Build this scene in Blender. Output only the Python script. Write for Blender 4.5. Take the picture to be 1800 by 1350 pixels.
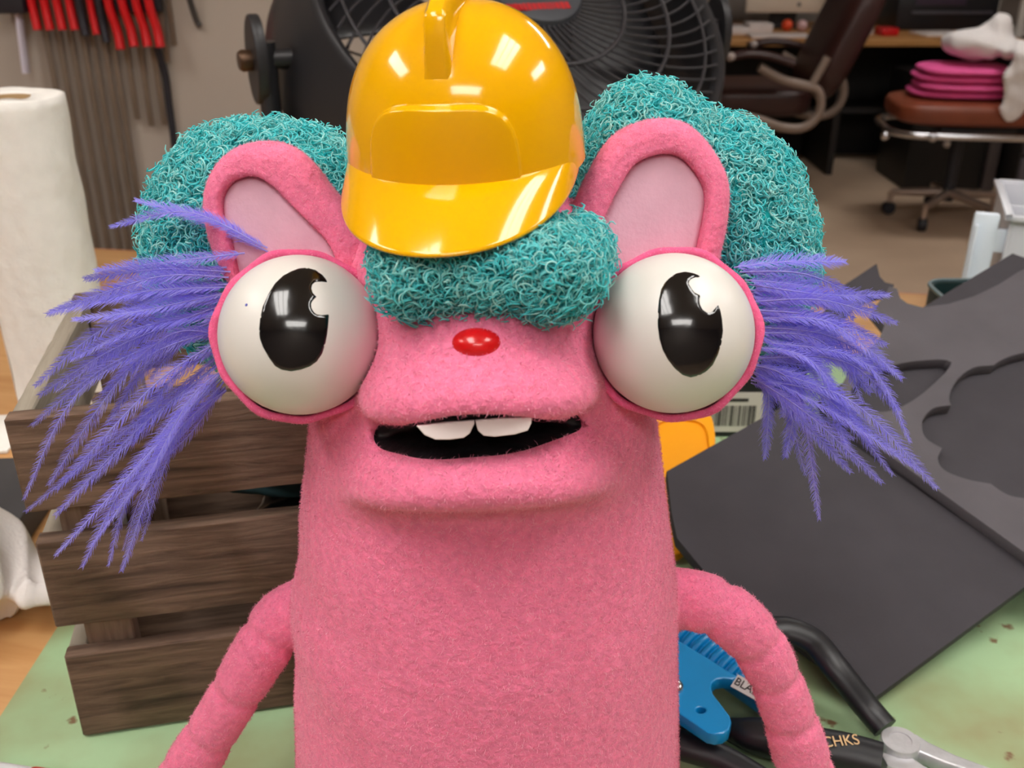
import bpy, bmesh, math, random
import numpy as np
from mathutils import Matrix, Vector
rng = np.random.default_rng(7)
random.seed(7)
for _o in list(bpy.data.objects):
    bpy.data.objects.remove(_o, do_unlink=True)
SC = bpy.context.scene
COL = SC.collection

# ------------------------------------------------------------------ camera, world, exposure
FPX = 1740.0
PITCH = math.radians(25.2)
CAM = np.array([0.0, 0.0, 0.5])
cam_d = bpy.data.cameras.new('camera')
cam = bpy.data.objects.new('camera', cam_d); COL.objects.link(cam)
cam.location = CAM; cam.rotation_euler = (math.pi/2 - PITCH, 0, 0)
cam_d.sensor_width = 36.0; cam_d.lens = 36.0*FPX/1800.0
cam_d.clip_start = 0.01; cam_d.clip_end = 60
cam_d.dof.use_dof = True; cam_d.dof.focus_distance = 0.47; cam_d.dof.aperture_fstop = 14.0
SC.camera = cam
W = bpy.data.worlds.new('world'); SC.world = W; W.use_nodes = True
W.node_tree.nodes['Background'].inputs[0].default_value = (0.8, 0.86, 1.0, 1)
W.node_tree.nodes['Background'].inputs[1].default_value = 0.25
SC.view_settings.view_transform = 'Standard'
SC.view_settings.look = 'None'
SC.view_settings.gamma = 1.0
SC.view_settings.use_curve_mapping = False
SC.view_settings.exposure = 0.1
LAMP_POWER = 12.0
FLOOR_Z = -0.85
CEIL_Z = 1.95

# ------------------------------------------------------------------ pixel helpers (1800 x 1350)
_F = np.array([0, math.cos(PITCH), -math.sin(PITCH)])
_D = np.array([0, -math.sin(PITCH), -math.cos(PITCH)])
_R = np.array([1.0, 0, 0])
def ray(x, y): return _F + _R*(x-900)/FPX + _D*(y-675)/FPX
def PY(x, y, Y):
    d = ray(x, y); return CAM + d*(Y/d[1])
def PZ(x, y, Z):
    d = ray(x, y); return CAM + d*((Z-CAM[2])/d[2])
def PP(x, y, o, n):
    d = ray(x, y); return CAM + d*(np.dot(np.asarray(o)-CAM, n)/np.dot(d, n))

# ------------------------------------------------------------------ materials
MATS = {}
def S(r, g, b):
    f = lambda c: (c/255/12.92) if c/255 <= 0.04045 else ((c/255+0.055)/1.055)**2.4
    return (f(r), f(g), f(b), 1.0)
def mat(name, col, rough=0.6, metal=0.0, var=0.0, vscale=20.0, bump=0.0, bscale=200.0, sheen=0.0, sheen_col=None,
        stretch=None, emit=0.0, trans=0.0, coat=0.0, spec=0.5, col2=None, detail=4.0, vdist=0.0, sss=0.0):
    if name in MATS: return MATS[name]
    m = bpy.data.materials.new(name); m.use_nodes = True
    nt = m.node_tree; N = nt.nodes; L = nt.links
    b = N['Principled BSDF']
    b.inputs['Roughness'].default_value = rough
    b.inputs['Metallic'].default_value = metal
    b.inputs['Specular IOR Level'].default_value = spec
    b.inputs['Coat Weight'].default_value = coat
    b.inputs['Coat Roughness'].default_value = 0.06
    if sheen:
        b.inputs['Sheen Weight'].default_value = sheen
        b.inputs['Sheen Roughness'].default_value = 0.5
        b.inputs['Sheen Tint'].default_value = sheen_col or (1, 1, 1, 1)
    if trans: b.inputs['Transmission Weight'].default_value = trans
    b.inputs['Base Color'].default_value = col
    tc = N.new('ShaderNodeTexCoord')
    mp = N.new('ShaderNodeMapping'); L.new(tc.outputs['Object'], mp.inputs['Vector'])
    if stretch: mp.inputs['Scale'].default_value = stretch
    if var or col2:
        nz = N.new('ShaderNodeTexNoise'); nz.inputs['Scale'].default_value = vscale
        nz.inputs['Detail'].default_value = detail; nz.inputs['Distortion'].default_value = vdist
        L.new(mp.outputs[0], nz.inputs['Vector'])
        mx = N.new('ShaderNodeMix'); mx.data_type = 'RGBA'
        c2 = col2 or tuple(max(0, min(1, c*(1-var))) for c in col[:3])+(1,)
        c1 = col if col2 else tuple(max(0, min(1, c*(1+var))) for c in col[:3])+(1,)
        mx.inputs[6].default_value = c1; mx.inputs[7].default_value = c2
        rp = N.new('ShaderNodeValToRGB'); rp.color_ramp.elements[0].position = 0.32; rp.color_ramp.elements[1].position = 0.68
        L.new(nz.outputs['Fac'], rp.inputs[0]); L.new(rp.outputs[0], mx.inputs[0])
        L.new(mx.outputs[2], b.inputs['Base Color'])
    if bump:
        nb = N.new('ShaderNodeTexNoise'); nb.inputs['Scale'].default_value = bscale; nb.inputs['Detail'].default_value = 3
        L.new(mp.outputs[0], nb.inputs['Vector'])
        bp = N.new('ShaderNodeBump'); bp.inputs['Strength'].default_value = bump; bp.inputs['Distance'].default_value = 0.002
        L.new(nb.outputs['Fac'], bp.inputs['Height']); L.new(bp.outputs[0], b.inputs['Normal'])
    if emit:
        b.inputs['Emission Color'].default_value = col; b.inputs['Emission Strength'].default_value = emit
    MATS[name] = m; return m
def fibre_mat(name, colA, colB, translucent=0.3, rough=0.45, spec=0.5):
    """strands with a little colour difference from one strand to the next (attribute 'tone')"""
    m = bpy.data.materials.new(name); m.use_nodes = True
    nt = m.node_tree; N = nt.nodes; L = nt.links
    b = N['Principled BSDF']; b.inputs['Roughness'].default_value = rough; b.inputs['Specular IOR Level'].default_value = spec
    at = N.new('ShaderNodeAttribute'); at.attribute_name = 'tone'
    mx = N.new('ShaderNodeMix'); mx.data_type = 'RGBA'
    mx.inputs[6].default_value = colA; mx.inputs[7].default_value = colB
    L.new(at.outputs['Fac'], mx.inputs[0]); L.new(mx.outputs[2], b.inputs['Base Color'])
    tr = N.new('ShaderNodeBsdfTranslucent'); L.new(mx.outputs[2], tr.inputs['Color'])
    ms = N.new('ShaderNodeMixShader'); ms.inputs[0].default_value = translucent
    L.new(b.outputs[0], ms.inputs[1]); L.new(tr.outputs[0], ms.inputs[2])
    L.new(ms.outputs[0], N['Material Output'].inputs['Surface'])
    return m
def wood_mat(name, ca, cb, axis='X', scale=1.0, rough=0.75, bump=0.5, ringscale=9.0):
    """long grain along one axis of the object's own space"""
    m = bpy.data.materials.new(name); m.use_nodes = True
    nt = m.node_tree; N = nt.nodes; L = nt.links; b = N['Principled BSDF']; b.inputs['Roughness'].default_value = rough
    tc = N.new('ShaderNodeTexCoord'); mp = N.new('ShaderNodeMapping'); L.new(tc.outputs['Object'], mp.inputs['Vector'])
    st = {'X': (1.2, 14, 14), 'Y': (14, 1.2, 14), 'Z': (14, 14, 1.2)}[axis]
    mp.inputs['Scale'].default_value = tuple(s*scale for s in st)
    nz = N.new('ShaderNodeTexNoise'); nz.inputs['Scale'].default_value = ringscale; nz.inputs['Detail'].default_value = 8; nz.inputs['Distortion'].default_value = 0.6
    nz.inputs['Roughness'].default_value = 0.65
    L.new(mp.outputs[0], nz.inputs['Vector'])
    oi = N.new('ShaderNodeObjectInfo')
    rp = N.new('ShaderNodeValToRGB')
    rp.color_ramp.elements[0].position = 0.3; rp.color_ramp.elements[0].color = cb
    rp.color_ramp.elements[1].position = 0.68; rp.color_ramp.elements[1].color = ca
    L.new(nz.outputs['Fac'], rp.inputs[0])
    hv = N.new('ShaderNodeHueSaturation'); L.new(rp.outputs[0], hv.inputs['Color'])
    mr = N.new('ShaderNodeMapRange'); mr.inputs['To Min'].default_value = 0.85; mr.inputs['To Max'].default_value = 1.15
    L.new(oi.outputs['Random'], mr.inputs[0]); L.new(mr.outputs[0], hv.inputs['Value'])
    L.new(hv.outputs[0], b.inputs['Base Color'])
    bp = N.new('ShaderNodeBump'); bp.inputs['Strength'].default_value = bump; bp.inputs['Distance'].default_value = 0.0015
    L.new(nz.outputs['Fac'], bp.inputs['Height']); L.new(bp.outputs[0], b.inputs['Normal'])
    return m

# ------------------------------------------------------------------ object helpers
def link(name, me, material, parent=None, mw=None):
    o = bpy.data.objects.new(name, me); COL.objects.link(o)
    if material is not None:
        me.materials.clear(); me.materials.append(material)
    if mw is not None: o.matrix_basis = mw
    if parent is not None:
        o.parent = parent
        o.matrix_parent_inverse = root_inv(parent)
    return o
def root_inv(p):
    if p.parent is None: return Matrix.Translation(-Vector(p.location))
    return p.matrix_basis.inverted()      # sub-parts: undo the part's own placement
def mesh(verts, faces, smooth=True):
    me = bpy.data.meshes.new('m')
    me.from_pydata([tuple(map(float, v)) for v in verts], [], [tuple(int(i) for i in f) for f in faces])
    me.validate()
    if smooth: me.shade_smooth()
    return me
def np_mesh(V, Fa, smooth=True):
    """fast mesh from arrays; Fa is (n,3) or (n,4)"""
    me = bpy.data.meshes.new('m')
    V = np.ascontiguousarray(V, dtype=np.float32); Fa = np.ascontiguousarray(Fa, dtype=np.int32)
    k = Fa.shape[1]
    me.vertices.add(len(V)); me.vertices.foreach_set('co', V.ravel())
    me.loops.add(Fa.size); me.loops.foreach_set('vertex_index', Fa.ravel())
    me.polygons.add(len(Fa))
    me.polygons.foreach_set('loop_start', np.arange(0, Fa.size, k, dtype=np.int32))
    me.update(calc_edges=True)
    me.validate()
    if smooth: me.shade_smooth()
    return me
def tone_attr(me, tones):
    a = me.attributes.new('tone', 'FLOAT', 'POINT'); a.data.foreach_set('value', np.asarray(tones, dtype=np.float32))
def empty(name, loc, label, cat, group=None):
    o = bpy.data.objects.new(name, None); COL.objects.link(o); o.location = loc; o.empty_display_size = 0.02
    return tag(o, label, cat, group)
def tag(o, label, cat, group=None, kind=None):
    o['label'] = label; o['category'] = cat
    if group: o['group'] = group
    if kind: o['kind'] = kind
    return o
def struct(o, label, cat):
    o['kind'] = 'structure'; o['label'] = label; o['category'] = cat; return o
def bm_mesh(bm, smooth=False, auto=None):
    me = bpy.data.meshes.new('m'); bm.normal_update(); bm.to_mesh(me); bm.free()
    if smooth: me.shade_smooth()
    if auto is not None:
        me.shade_smooth()
        try: me.set_sharp_from_angle(angle=math.radians(auto))
        except Exception: pass
    return me
def rot_z(a): return Matrix.Rotation(a, 4, 'Z')
def box_mesh(sx, sy, sz, bevel=0.0, seg=2, M=None):
    bm = bmesh.new(); bmesh.ops.create_cube(bm, size=1.0)
    bmesh.ops.scale(bm, vec=(sx, sy, sz), verts=bm.verts)
    if bevel > 0: bmesh.ops.bevel(bm, geom=bm.edges[:], offset=bevel, segments=seg, affect='EDGES', profile=0.5)
    if M is not None: bmesh.ops.transform(bm, matrix=M, verts=bm.verts)
    return bm_mesh(bm, auto=40)
def T(x, y, z): return Matrix.Translation((float(x), float(y), float(z)))
def box(name, c, s, material, parent=None, rz=0.0, bevel=0.0, rx=0.0, ry=0.0):
    M = T(*c) @ Matrix.Rotation(rz, 4, 'Z') @ Matrix.Rotation(ry, 4, 'Y') @ Matrix.Rotation(rx, 4, 'X')
    return link(name, box_mesh(s[0], s[1], s[2], bevel, 2), material, parent, M)
def catmull(P, n, closed=False):
    P = np.asarray(P, float); k = len(P); out = []
    segs = k if closed else k-1
    for i in range(segs):
        if closed: a, b, c, d = P[(i-1) % k], P[i], P[(i+1) % k], P[(i+2) % k]
        else: a, b, c, d = P[max(i-1, 0)], P[i], P[i+1], P[min(i+2, k-1)]
        for t in np.linspace(0, 1, n, endpoint=False):
            out.append(0.5*((2*b)+(-a+c)*t+(2*a-5*b+4*c-d)*t*t+(-a+3*b-3*c+d)*t**3))
    if not closed: out.append(P[-1])
    return np.array(out)
def frames(path):
    t = np.gradient(path, axis=0); t /= np.linalg.norm(t, axis=1)[:, None]+1e-12
    ref = np.array([0, 0, 1.0]) if abs(t[0][2]) < 0.9 else np.array([1.0, 0, 0])
    u = np.cross(ref, t[0]); u /= np.linalg.norm(u); U = [u]
    for i in range(1, len(path)):
        u = U[-1]-t[i]*np.dot(U[-1], t[i]); u /= np.linalg.norm(u)+1e-12; U.append(u)
    U = np.array(U); return t, U, np.cross(t, U)
def tube_mesh(path, r, sides=12, flat=1.0, caps=True):
    path = np.asarray(path, float); n = len(path); r = np.broadcast_to(np.asarray(r, float), (n,))
    t, U, Vv = frames(path); a = np.linspace(0, 2*math.pi, sides, endpoint=False)
    V = (path[:, None]+r[:, None, None]*(np.cos(a)[None, :, None]*U[:, None]+flat*np.sin(a)[None, :, None]*Vv[:, None])).reshape(-1, 3)
    F = []
    for i in range(n-1):
        for j in range(sides):
            k = (j+1) % sides; F.append((i*sides+j, i*sides+k, (i+1)*sides+k, (i+1)*sides+j))
    if caps: F.append(tuple(range(sides-1, -1, -1))); F.append(tuple((n-1)*sides+j for j in range(sides)))
    me = mesh(V, F)
    try: me.set_sharp_from_angle(angle=math.radians(50))
    except Exception: pass
    return me
def tube(name, path, r, material, parent=None, sides=12, flat=1.0):
    return link(name, tube_mesh(path, r, sides, flat), material, parent)
def lathe_mesh(prof, seg=48, M=None, cap=True):
    V = []; F = []; n = len(prof)
    for (r, z) in prof:
        for j in range(seg):
            a = 2*math.pi*j/seg; V.append((r*math.cos(a), r*math.sin(a), z))
    for i in range(n-1):
        for j in range(seg):
            k = (j+1) % seg; F.append((i*seg+j, i*seg+k, (i+1)*seg+k, (i+1)*seg+j))
    if cap:
        if prof[0][0] > 1e-6: F.append(tuple(range(seg-1, -1, -1)))
        if prof[-1][0] > 1e-6: F.append(tuple((n-1)*seg+j for j in range(seg)))
    if M is not None: V = [M @ Vector(v) for v in V]
    me = mesh(V, F)
    try: me.set_sharp_from_angle(angle=math.radians(45))
    except Exception: pass
    return me
def axis_matrix(o, n, up=(0, 0, 1)):
    """matrix with local z along n"""
    n = Vector(n).normalized(); u = Vector(up).cross(n)
    if u.length < 1e-4: u = Vector((1, 0, 0))
    u.normalize(); v = n.cross(u)
    M = Matrix((u, v, n)).transposed().to_4x4(); M.translation = Vector(o); return M
def plate_mesh(outer, holes, thick, bevel=0.0, M=None):
    """flat plate with holes: local z from -thick to 0"""
    cu = bpy.data.curves.new('c', 'CURVE'); cu.dimensions = '2D'; cu.fill_mode = 'BOTH'
    cu.extrude = max(thick/2-bevel, 1e-5); cu.bevel_depth = bevel; cu.bevel_resolution = 1; cu.offset = -bevel
    for ring in [outer]+list(holes):
        sp = cu.splines.new('POLY'); sp.points.add(len(ring)-1); sp.use_cyclic_u = True
        for p, q in zip(sp.points, ring): p.co = (float(q[0]), float(q[1]), 0, 1)
    o = bpy.data.objects.new('tmp', cu); COL.objects.link(o)
    dg = bpy.context.evaluated_depsgraph_get(); dg.update()
    me = bpy.data.meshes.new_from_object(o.evaluated_get(dg))
    bpy.data.objects.remove(o); bpy.data.curves.remove(cu)
    me.transform(T(0, 0, -thick/2))
    if M is not None: me.transform(M)
    me.materials.clear()
    me.shade_smooth()
    try: me.set_sharp_from_angle(angle=math.radians(35))
    except Exception: pass
    return me
def text_mesh(s, size, M, extrude=0.0002):
    cu = bpy.data.curves.new('t', 'FONT'); cu.body = s; cu.size = size; cu.extrude = extrude
    cu.align_x = 'CENTER'; cu.align_y = 'CENTER'
    o = bpy.data.objects.new('tmp', cu); COL.objects.link(o)
    dg = bpy.context.evaluated_depsgraph_get(); dg.update()
    me = bpy.data.meshes.new_from_object(o.evaluated_get(dg))
    bpy.data.objects.remove(o); bpy.data.curves.remove(cu)
    me.transform(M); me.materials.clear(); return me
def copy_tree(o, dx, parent=None):
    c = o.copy(); COL.objects.link(c)
    if parent is None: c.location = Vector(o.location)+Vector(dx)
    else: c.parent = parent; c.matrix_parent_inverse = o.matrix_parent_inverse.copy()
    for ch in o.children: copy_tree(ch, dx, c)
    return c

# ---- implicit surfaces: evaluate on a grid, extract with surface nets, pull the vertices onto the surface
def smin(a, b, k):
    h = np.clip(0.5+0.5*(b-a)/k, 0, 1); return b*(1-h)+a*h-k*h*(1-h)
def smax(a, b, k): return -smin(-a, -b, k)
def ell(x, y, z, c, r):
    px, py, pz = (x-c[0])/r[0], (y-c[1])/r[1], (z-c[2])/r[2]
    k0 = np.sqrt(px*px+py*py+pz*pz)+1e-9
    k1 = np.sqrt((px/r[0])**2+(py/r[1])**2+(pz/r[2])**2)+1e-9
    return k0*(k0-1)/k1
def capsules(x, y, z, P, R):
    """tube round a polyline, its radius taken at the nearest point of the axis"""
    d = r = None
    for i in range(len(P)-1):
        a, b = P[i], P[i+1]; ba = b-a; L2 = float(ba@ba)+1e-12
        h = np.clip(((x-a[0])*ba[0]+(y-a[1])*ba[1]+(z-a[2])*ba[2])/L2, 0, 1)
        dd = np.sqrt((x-a[0]-ba[0]*h)**2+(y-a[1]-ba[1]*h)**2+(z-a[2]-ba[2]*h)**2); rr_ = R[i]*(1-h)+R[i+1]*h
        if d is None: d, r = dd, rr_
        else:
            m = dd < d; d = np.where(m, dd, d); r = np.where(m, rr_, r)
    return d-r
def surface_nets(fn, lo, hi, h, newton=2):
    lo = np.array(lo, float); hi = np.array(hi, float)
    n = np.ceil((hi-lo)/h).astype(int)+1
    ax = [lo[i]+h*np.arange(n[i]) for i in range(3)]
    X, Y, Z = np.meshgrid(*ax, indexing='ij')
    D = fn(X, Y, Z).astype(np.float32)
    s = D < 0
    c = np.zeros((n[0]-1, n[1]-1, n[2]-1), np.int8)
    for i in (0, 1):
        for j in (0, 1):
            for k in (0, 1):
                c += s[i:n[0]-1+i, j:n[1]-1+j, k:n[2]-1+k]
    act = (c > 0) & (c < 8)
    idx = -np.ones(act.shape, np.int64); ii = np.argwhere(act); idx[act] = np.arange(len(ii))
    acc = np.zeros((len(ii), 3)); cnt = np.zeros(len(ii))
    cor = [(i, j, k) for i in (0, 1) for j in (0, 1) for k in (0, 1)]
    for a in range(8):
        for b in range(a+1, 8):
            A, B = np.array(cor[a]), np.array(cor[b])
            if abs(A-B).sum() != 1: continue
            da = D[tuple((ii+A).T)]; db = D[tuple((ii+B).T)]
            m = (da < 0) != (db < 0)
            t = np.where(m, da/(da-db+1e-20), 0)
            acc += np.where(m[:, None], A+(B-A)*t[:, None], 0); cnt += m
    V = lo+h*(ii+acc/cnt[:, None])
    Fs = []
    for axx in range(3):
        o1, o2 = [(1, 2), (2, 0), (0, 1)][axx]
        sl0 = [slice(None)]*3; sl1 = [slice(None)]*3
        sl0[axx] = slice(0, n[axx]-1); sl1[axx] = slice(1, n[axx])
        s0 = s[tuple(sl0)]; s1 = s[tuple(sl1)]
        e = np.argwhere(s0 != s1)
        e = e[(e[:, o1] > 0) & (e[:, o2] > 0) & (e[:, o1] < n[o1]-1) & (e[:, o2] < n[o2]-1)]
        u = np.zeros(3, int); u[o1] = 1; w = np.zeros(3, int); w[o2] = 1
        q = np.stack([idx[tuple((e-u-w).T)], idx[tuple((e-w).T)], idx[tuple(e.T)], idx[tuple((e-u).T)]], 1)
        flip = ~s0[tuple(e.T)]
        q[flip] = q[flip][:, ::-1]
        Fs.append(q)
    F = np.concatenate(Fs); F = F[(F >= 0).all(1)]
    for _ in range(newton):
        e = h*0.3
        g = np.stack([fn(V[:, 0]+e, V[:, 1], V[:, 2])-fn(V[:, 0]-e, V[:, 1], V[:, 2]),
                      fn(V[:, 0], V[:, 1]+e, V[:, 2])-fn(V[:, 0], V[:, 1]-e, V[:, 2]),
                      fn(V[:, 0], V[:, 1], V[:, 2]+e)-fn(V[:, 0], V[:, 1], V[:, 2]-e)], 1)/(2*e)
        d = fn(V[:, 0], V[:, 1], V[:, 2])
        st = d[:, None]*g/((g**2).sum(1)[:, None]+1e-6)
        ln = np.linalg.norm(st, axis=1); st *= np.minimum(1, h/(ln+1e-12))[:, None]
        V = V-st
    return V, F
def poly_sd(u, v, P):
    """signed distance to polygon P, negative inside"""
    d = np.full(u.shape, 1e9); ins = np.zeros(u.shape, bool); n = len(P)
    for i in range(n):
        a, b = P[i], P[(i+1) % n]; e = b-a
        h = np.clip(((u-a[0])*e[0]+(v-a[1])*e[1])/(e@e+1e-15), 0, 1)
        d = np.minimum(d, (u-a[0]-e[0]*h)**2+(v-a[1]-e[1]*h)**2)
        cond = (a[1] > v) != (b[1] > v)
        ins ^= cond & (u < (b[0]-a[0])*(v-a[1])/(b[1]-a[1]+1e-15)+a[0])
    d = np.sqrt(d); return np.where(ins, -d, d)
def sample_surface(V, F, n, mask=None):
    tri = np.concatenate([F[:, [0, 1, 2]], F[:, [0, 2, 3]]]) if F.shape[1] == 4 else F
    if mask is not None: tri = tri[mask[tri].all(1)]
    a, b, c = V[tri[:, 0]], V[tri[:, 1]], V[tri[:, 2]]
    nn = np.cross(b-a, c-a); ar = np.linalg.norm(nn, axis=1)
    k = rng.choice(len(tri), n, p=ar/ar.sum())
    r1 = np.sqrt(rng.random(n)); r2 = rng.random(n)
    P = (1-r1)[:, None]*a[k]+(r1*(1-r2))[:, None]*b[k]+(r1*r2)[:, None]*c[k]
    return P, nn[k]/(ar[k][:, None]+1e-15)
def fuzz_mesh(P, Nn, lmin, lmax, width, lift=0.45):
    """short bent fibres, each two tapering quads"""
    n = len(P); rd = rng.normal(size=(n, 3)); t = rd-(rd*Nn).sum(1)[:, None]*Nn; t /= np.linalg.norm(t, axis=1)[:, None]+1e-9
    rd2 = rng.normal(size=(n, 3)); t2 = rd2-(rd2*Nn).sum(1)[:, None]*Nn; t2 /= np.linalg.norm(t2, axis=1)[:, None]+1e-9
    L = rng.uniform(lmin, lmax, n)[:, None]; lf = (lift*rng.uniform(0.5, 1.5, n))[:, None]
    p0 = P-Nn*0.0003; p1 = P+L*0.55*(t*0.75+Nn*lf); p2 = p1+L*0.5*(t*0.4+t2*0.75+Nn*lf*0.35)
    s = np.cross(t, Nn)*width
    V = np.stack([p0-s, p0+s, p1-s*.8, p1+s*.8, p2-s*.3, p2+s*.3], 1).reshape(-1, 3)
    b = np.arange(n)[:, None]*6
    F = np.concatenate([b+np.array([[0, 1, 3, 2]]), b+np.array([[2, 3, 5, 4]])])
    me = np_mesh(V, F); tone_attr(me, np.repeat(rng.random(n), 6)); return me

# ================================================================== THE ROOM
m_floor = mat('concrete', S(206, 180, 154), 0.5, var=0.1, vscale=2.4, bump=0.1, bscale=30, col2=S(184, 158, 134), detail=6)
m_wall = mat('painted_wall', S(176, 164, 152), 0.8, var=0.03, vscale=2)
m_wall2 = mat('far_wall', S(150, 140, 132), 0.8, var=0.05, vscale=2)
m_ceil = mat('ceiling_tile', S(226, 224, 218), 0.85, var=0.02, vscale=8)
struct(box('floor', (0.3, 2.6, FLOOR_Z-0.05), (8.4, 10.4, 0.1), m_floor), 'worn beige concrete workshop floor', 'floor')
struct(box('ceiling', (0.3, 2.6, CEIL_Z+0.05), (8.4, 10.4, 0.1), m_ceil), 'pale workshop ceiling above the bench', 'ceiling')
struct(box('wall_back', (0.3, 7.0, 0.55), (8.4, 0.12, 2.8), m_wall2), 'grey wall behind the far desk', 'wall')
struct(box('wall_right', (4.4, 2.6, 0.55), (0.12, 10.2, 2.8), m_wall2), 'grey wall at the far right of the room', 'wall')
struct(box('wall_left', (-3.8, 2.6, 0.55), (0.12, 10.2, 2.8), m_wall2), 'grey wall at the far left of the room', 'wall')
struct(box('wall_front', (0.3, -2.5, 0.55), (8.4, 0.12, 2.8), m_wall2), 'grey wall behind the photographer', 'wall')
# the partition the clamps hang on
struct(box('wall_partition', (-1.82, 2.32, 0.55), (3.9, 0.12, 2.8), m_wall), 'grey partition wall hung with clamps', 'wall')

# ceiling lights (the lamps of the room)
m_housing = mat('lamp_housing', S(225, 225, 222), 0.5)
def ceiling_light(x, y, sx, sy, label, power):
    t = empty('ceiling_light', (x, y, CEIL_Z), label, 'ceiling light', 'fluorescent ceiling lights')
    z = CEIL_Z
    box('housing', (x, y, z-0.012), (sx+0.06, sy+0.06, 0.02), m_housing, t, bevel=0.004)
    em = bpy.data.materials.new('lamp_glow'); em.use_nodes = True
    b = em.node_tree.nodes['Principled BSDF']; b.inputs['Base Color'].default_value = (0.9, 0.9, 0.9, 1)
    b.inputs['Emission Color'].default_value = (1.0, 0.965, 0.925, 1); b.inputs['Emission Strength'].default_value = power
    n = 3
    if sx < sy:
        for i in range(n):
            box('tube_panel', (x+(i-1)*sx/n, y, z-0.028), (sx/n*0.8, sy, 0.012), em, t, bevel=0.003)
    else:
        for i in range(n):
            box('tube_panel', (x, y+(i-1)*sy/n, z-0.028), (sx, sy/n*0.8, 0.012), em, t, bevel=0.003)
    return t
ceiling_light(-0.55, -0.35, 0.55, 1.2, 'fluorescent ceiling light above the left of the bench', LAMP_POWER)
ceiling_light(1.0, 0.3, 0.55, 1.2, 'fluorescent ceiling light above the right of the bench', LAMP_POWER)
ceiling_light(-1.9, 0.4, 0.55, 1.2, 'fluorescent ceiling light nearest the left wall', LAMP_POWER)
ceiling_light(2.6, 1.0, 0.55, 1.2, 'fluorescent ceiling light nearest the right wall', LAMP_POWER)
ceiling_light(1.9, 4.2, 1.2, 0.55, 'fluorescent ceiling light above the office chair', LAMP_POWER*1.0)
ceiling_light(0.2, -1.7, 1.2, 0.55, 'fluorescent ceiling light behind the photographer', LAMP_POWER)

# ================================================================== THE BENCH
m_pine = wood_mat('pine', S(222, 174, 118), S(196, 140, 84), 'X', 0.35, 0.55, 0.1, 6.0)
m_oak = wood_mat('desk_oak', S(206, 152, 92), S(176, 122, 66), 'X', 0.5, 0.5, 0.1)
m_steel_dark = mat('bench_steel', S(70, 70, 74), 0.5, 0.6)
BA = math.radians(-9.65)
bench = empty('workbench', (0.0, 0.8, FLOOR_Z), 'pine topped workbench carrying the puppet and the tools', 'workbench')
Mb = T(0.0, 0.80, 0) @ rot_z(BA)
link('bench_top', box_mesh(3.3, 1.36, 0.04, 0.003), m_pine, bench, Mb @ T(0, 0, -0.024))
link('back_edging', box_mesh(3.3, 0.008, 0.036, 0.001), mat('red_edge', S(190, 110, 100), 0.6), bench, Mb @ T(0, 0.684, -0.0245))
for sx in (-1, 1):
    for sy in (-1, 1):
        link('leg', box_mesh(0.07, 0.07, -FLOOR_Z-0.044, 0.004), m_steel_dark, bench, Mb @ T(sx*1.55, sy*0.6, (FLOOR_Z-0.044)/2))
m_mat = mat('green_mat', S(172, 206, 160), 0.5, col2=S(160, 190, 146), vscale=3.5, bump=0.05, bscale=60)
nt = m_mat.node_tree
# glue and rust stains on the mat
def stains(m, col, scale, lo, hi, seed):
    nt = m.node_tree; N = nt.nodes; L = nt.links; b = N['Principled BSDF']
    src = b.inputs['Base Color'].links[0].from_socket
    tc = N.new('ShaderNodeTexCoord'); mp = N.new('ShaderNodeMapping'); mp.inputs['Location'].default_value = (seed, seed*.7, 0)
    L.new(tc.outputs['Object'], mp.inputs[0])
    nz = N.new('ShaderNodeTexNoise'); nz.inputs['Scale'].default_value = scale; nz.inputs['Detail'].default_value = 5
    L.new(mp.outputs[0], nz.inputs['Vector'])
    rp = N.new('ShaderNodeValToRGB'); rp.color_ramp.elements[0].position = lo; rp.color_ramp.elements[1].position = hi
    L.new(nz.outputs['Fac'], rp.inputs[0])
    mx = N.new('ShaderNodeMix'); mx.data_type = 'RGBA'; mx.inputs[7].default_value = col
    L.new(rp.outputs[0], mx.inputs[0]); L.new(src, mx.inputs[6]); L.new(mx.outputs[2], b.inputs['Base Color'])
stains(m_mat, S(146, 134, 92), 6.0, 0.48, 0.72, 3.1)
stains(m_mat, S(120, 92, 64), 30.0, 0.65, 0.69, 1.7)
tag(box('bench_mat', (0.31, 0.62, -0.002), (1.33, 1.06, 0.0036), m_mat, bevel=0.001), 'pale green stained sheet covering the middle of the bench', 'mat')

# ================================================================== PUPPET
CX = -0.0135
EYE_Y, EYE_R = .376, .0327
EYES = [np.array(PY(528, 589, EYE_Y)), np.array(PY(1183, 586, EYE_Y))]
m_fleece = mat('pink_fleece', S(240, 126, 162), 0.9, var=0.10, vscale=260, bump=0.6, bscale=330, sheen=0.25, sheen_col=(1, 0.75, 0.83, 1), spec=0.1)
m_fuzz = fibre_mat('pink_pile', S(244, 134, 172), S(255, 190, 212), 0.4, 0.7, 0.2)
m_lining = mat('mouth_black', S(26, 22, 26), 0.45, var=0.4, vscale=90, bump=0.5, bscale=150)
puppet = empty('puppet', (CX, 0.42, 0.0), 'pink fleece puppet with bulging white eyes, teal curls and purple feathers', 'puppet')
zs = [0, .06, .13, .197, .264, .30, .325, .345, .358, .37, .38, .39, .40]
rs = [.1105, .1080, .1025, .0970, .0855, .0795, .0715, .0650, .0610, .057, .052, .042, .03]
def arm_path(px, Y):
    P = catmull([PY(x, y, yy) for (x, y), yy in zip(px, Y)], 10)
    return P
la = arm_path([(560, 1055), (500, 1085), (455, 1150), (412, 1222), (366, 1297), (322, 1372), (292, 1425)], [.43, .428, .42, .415, .412, .41, .41])
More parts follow.
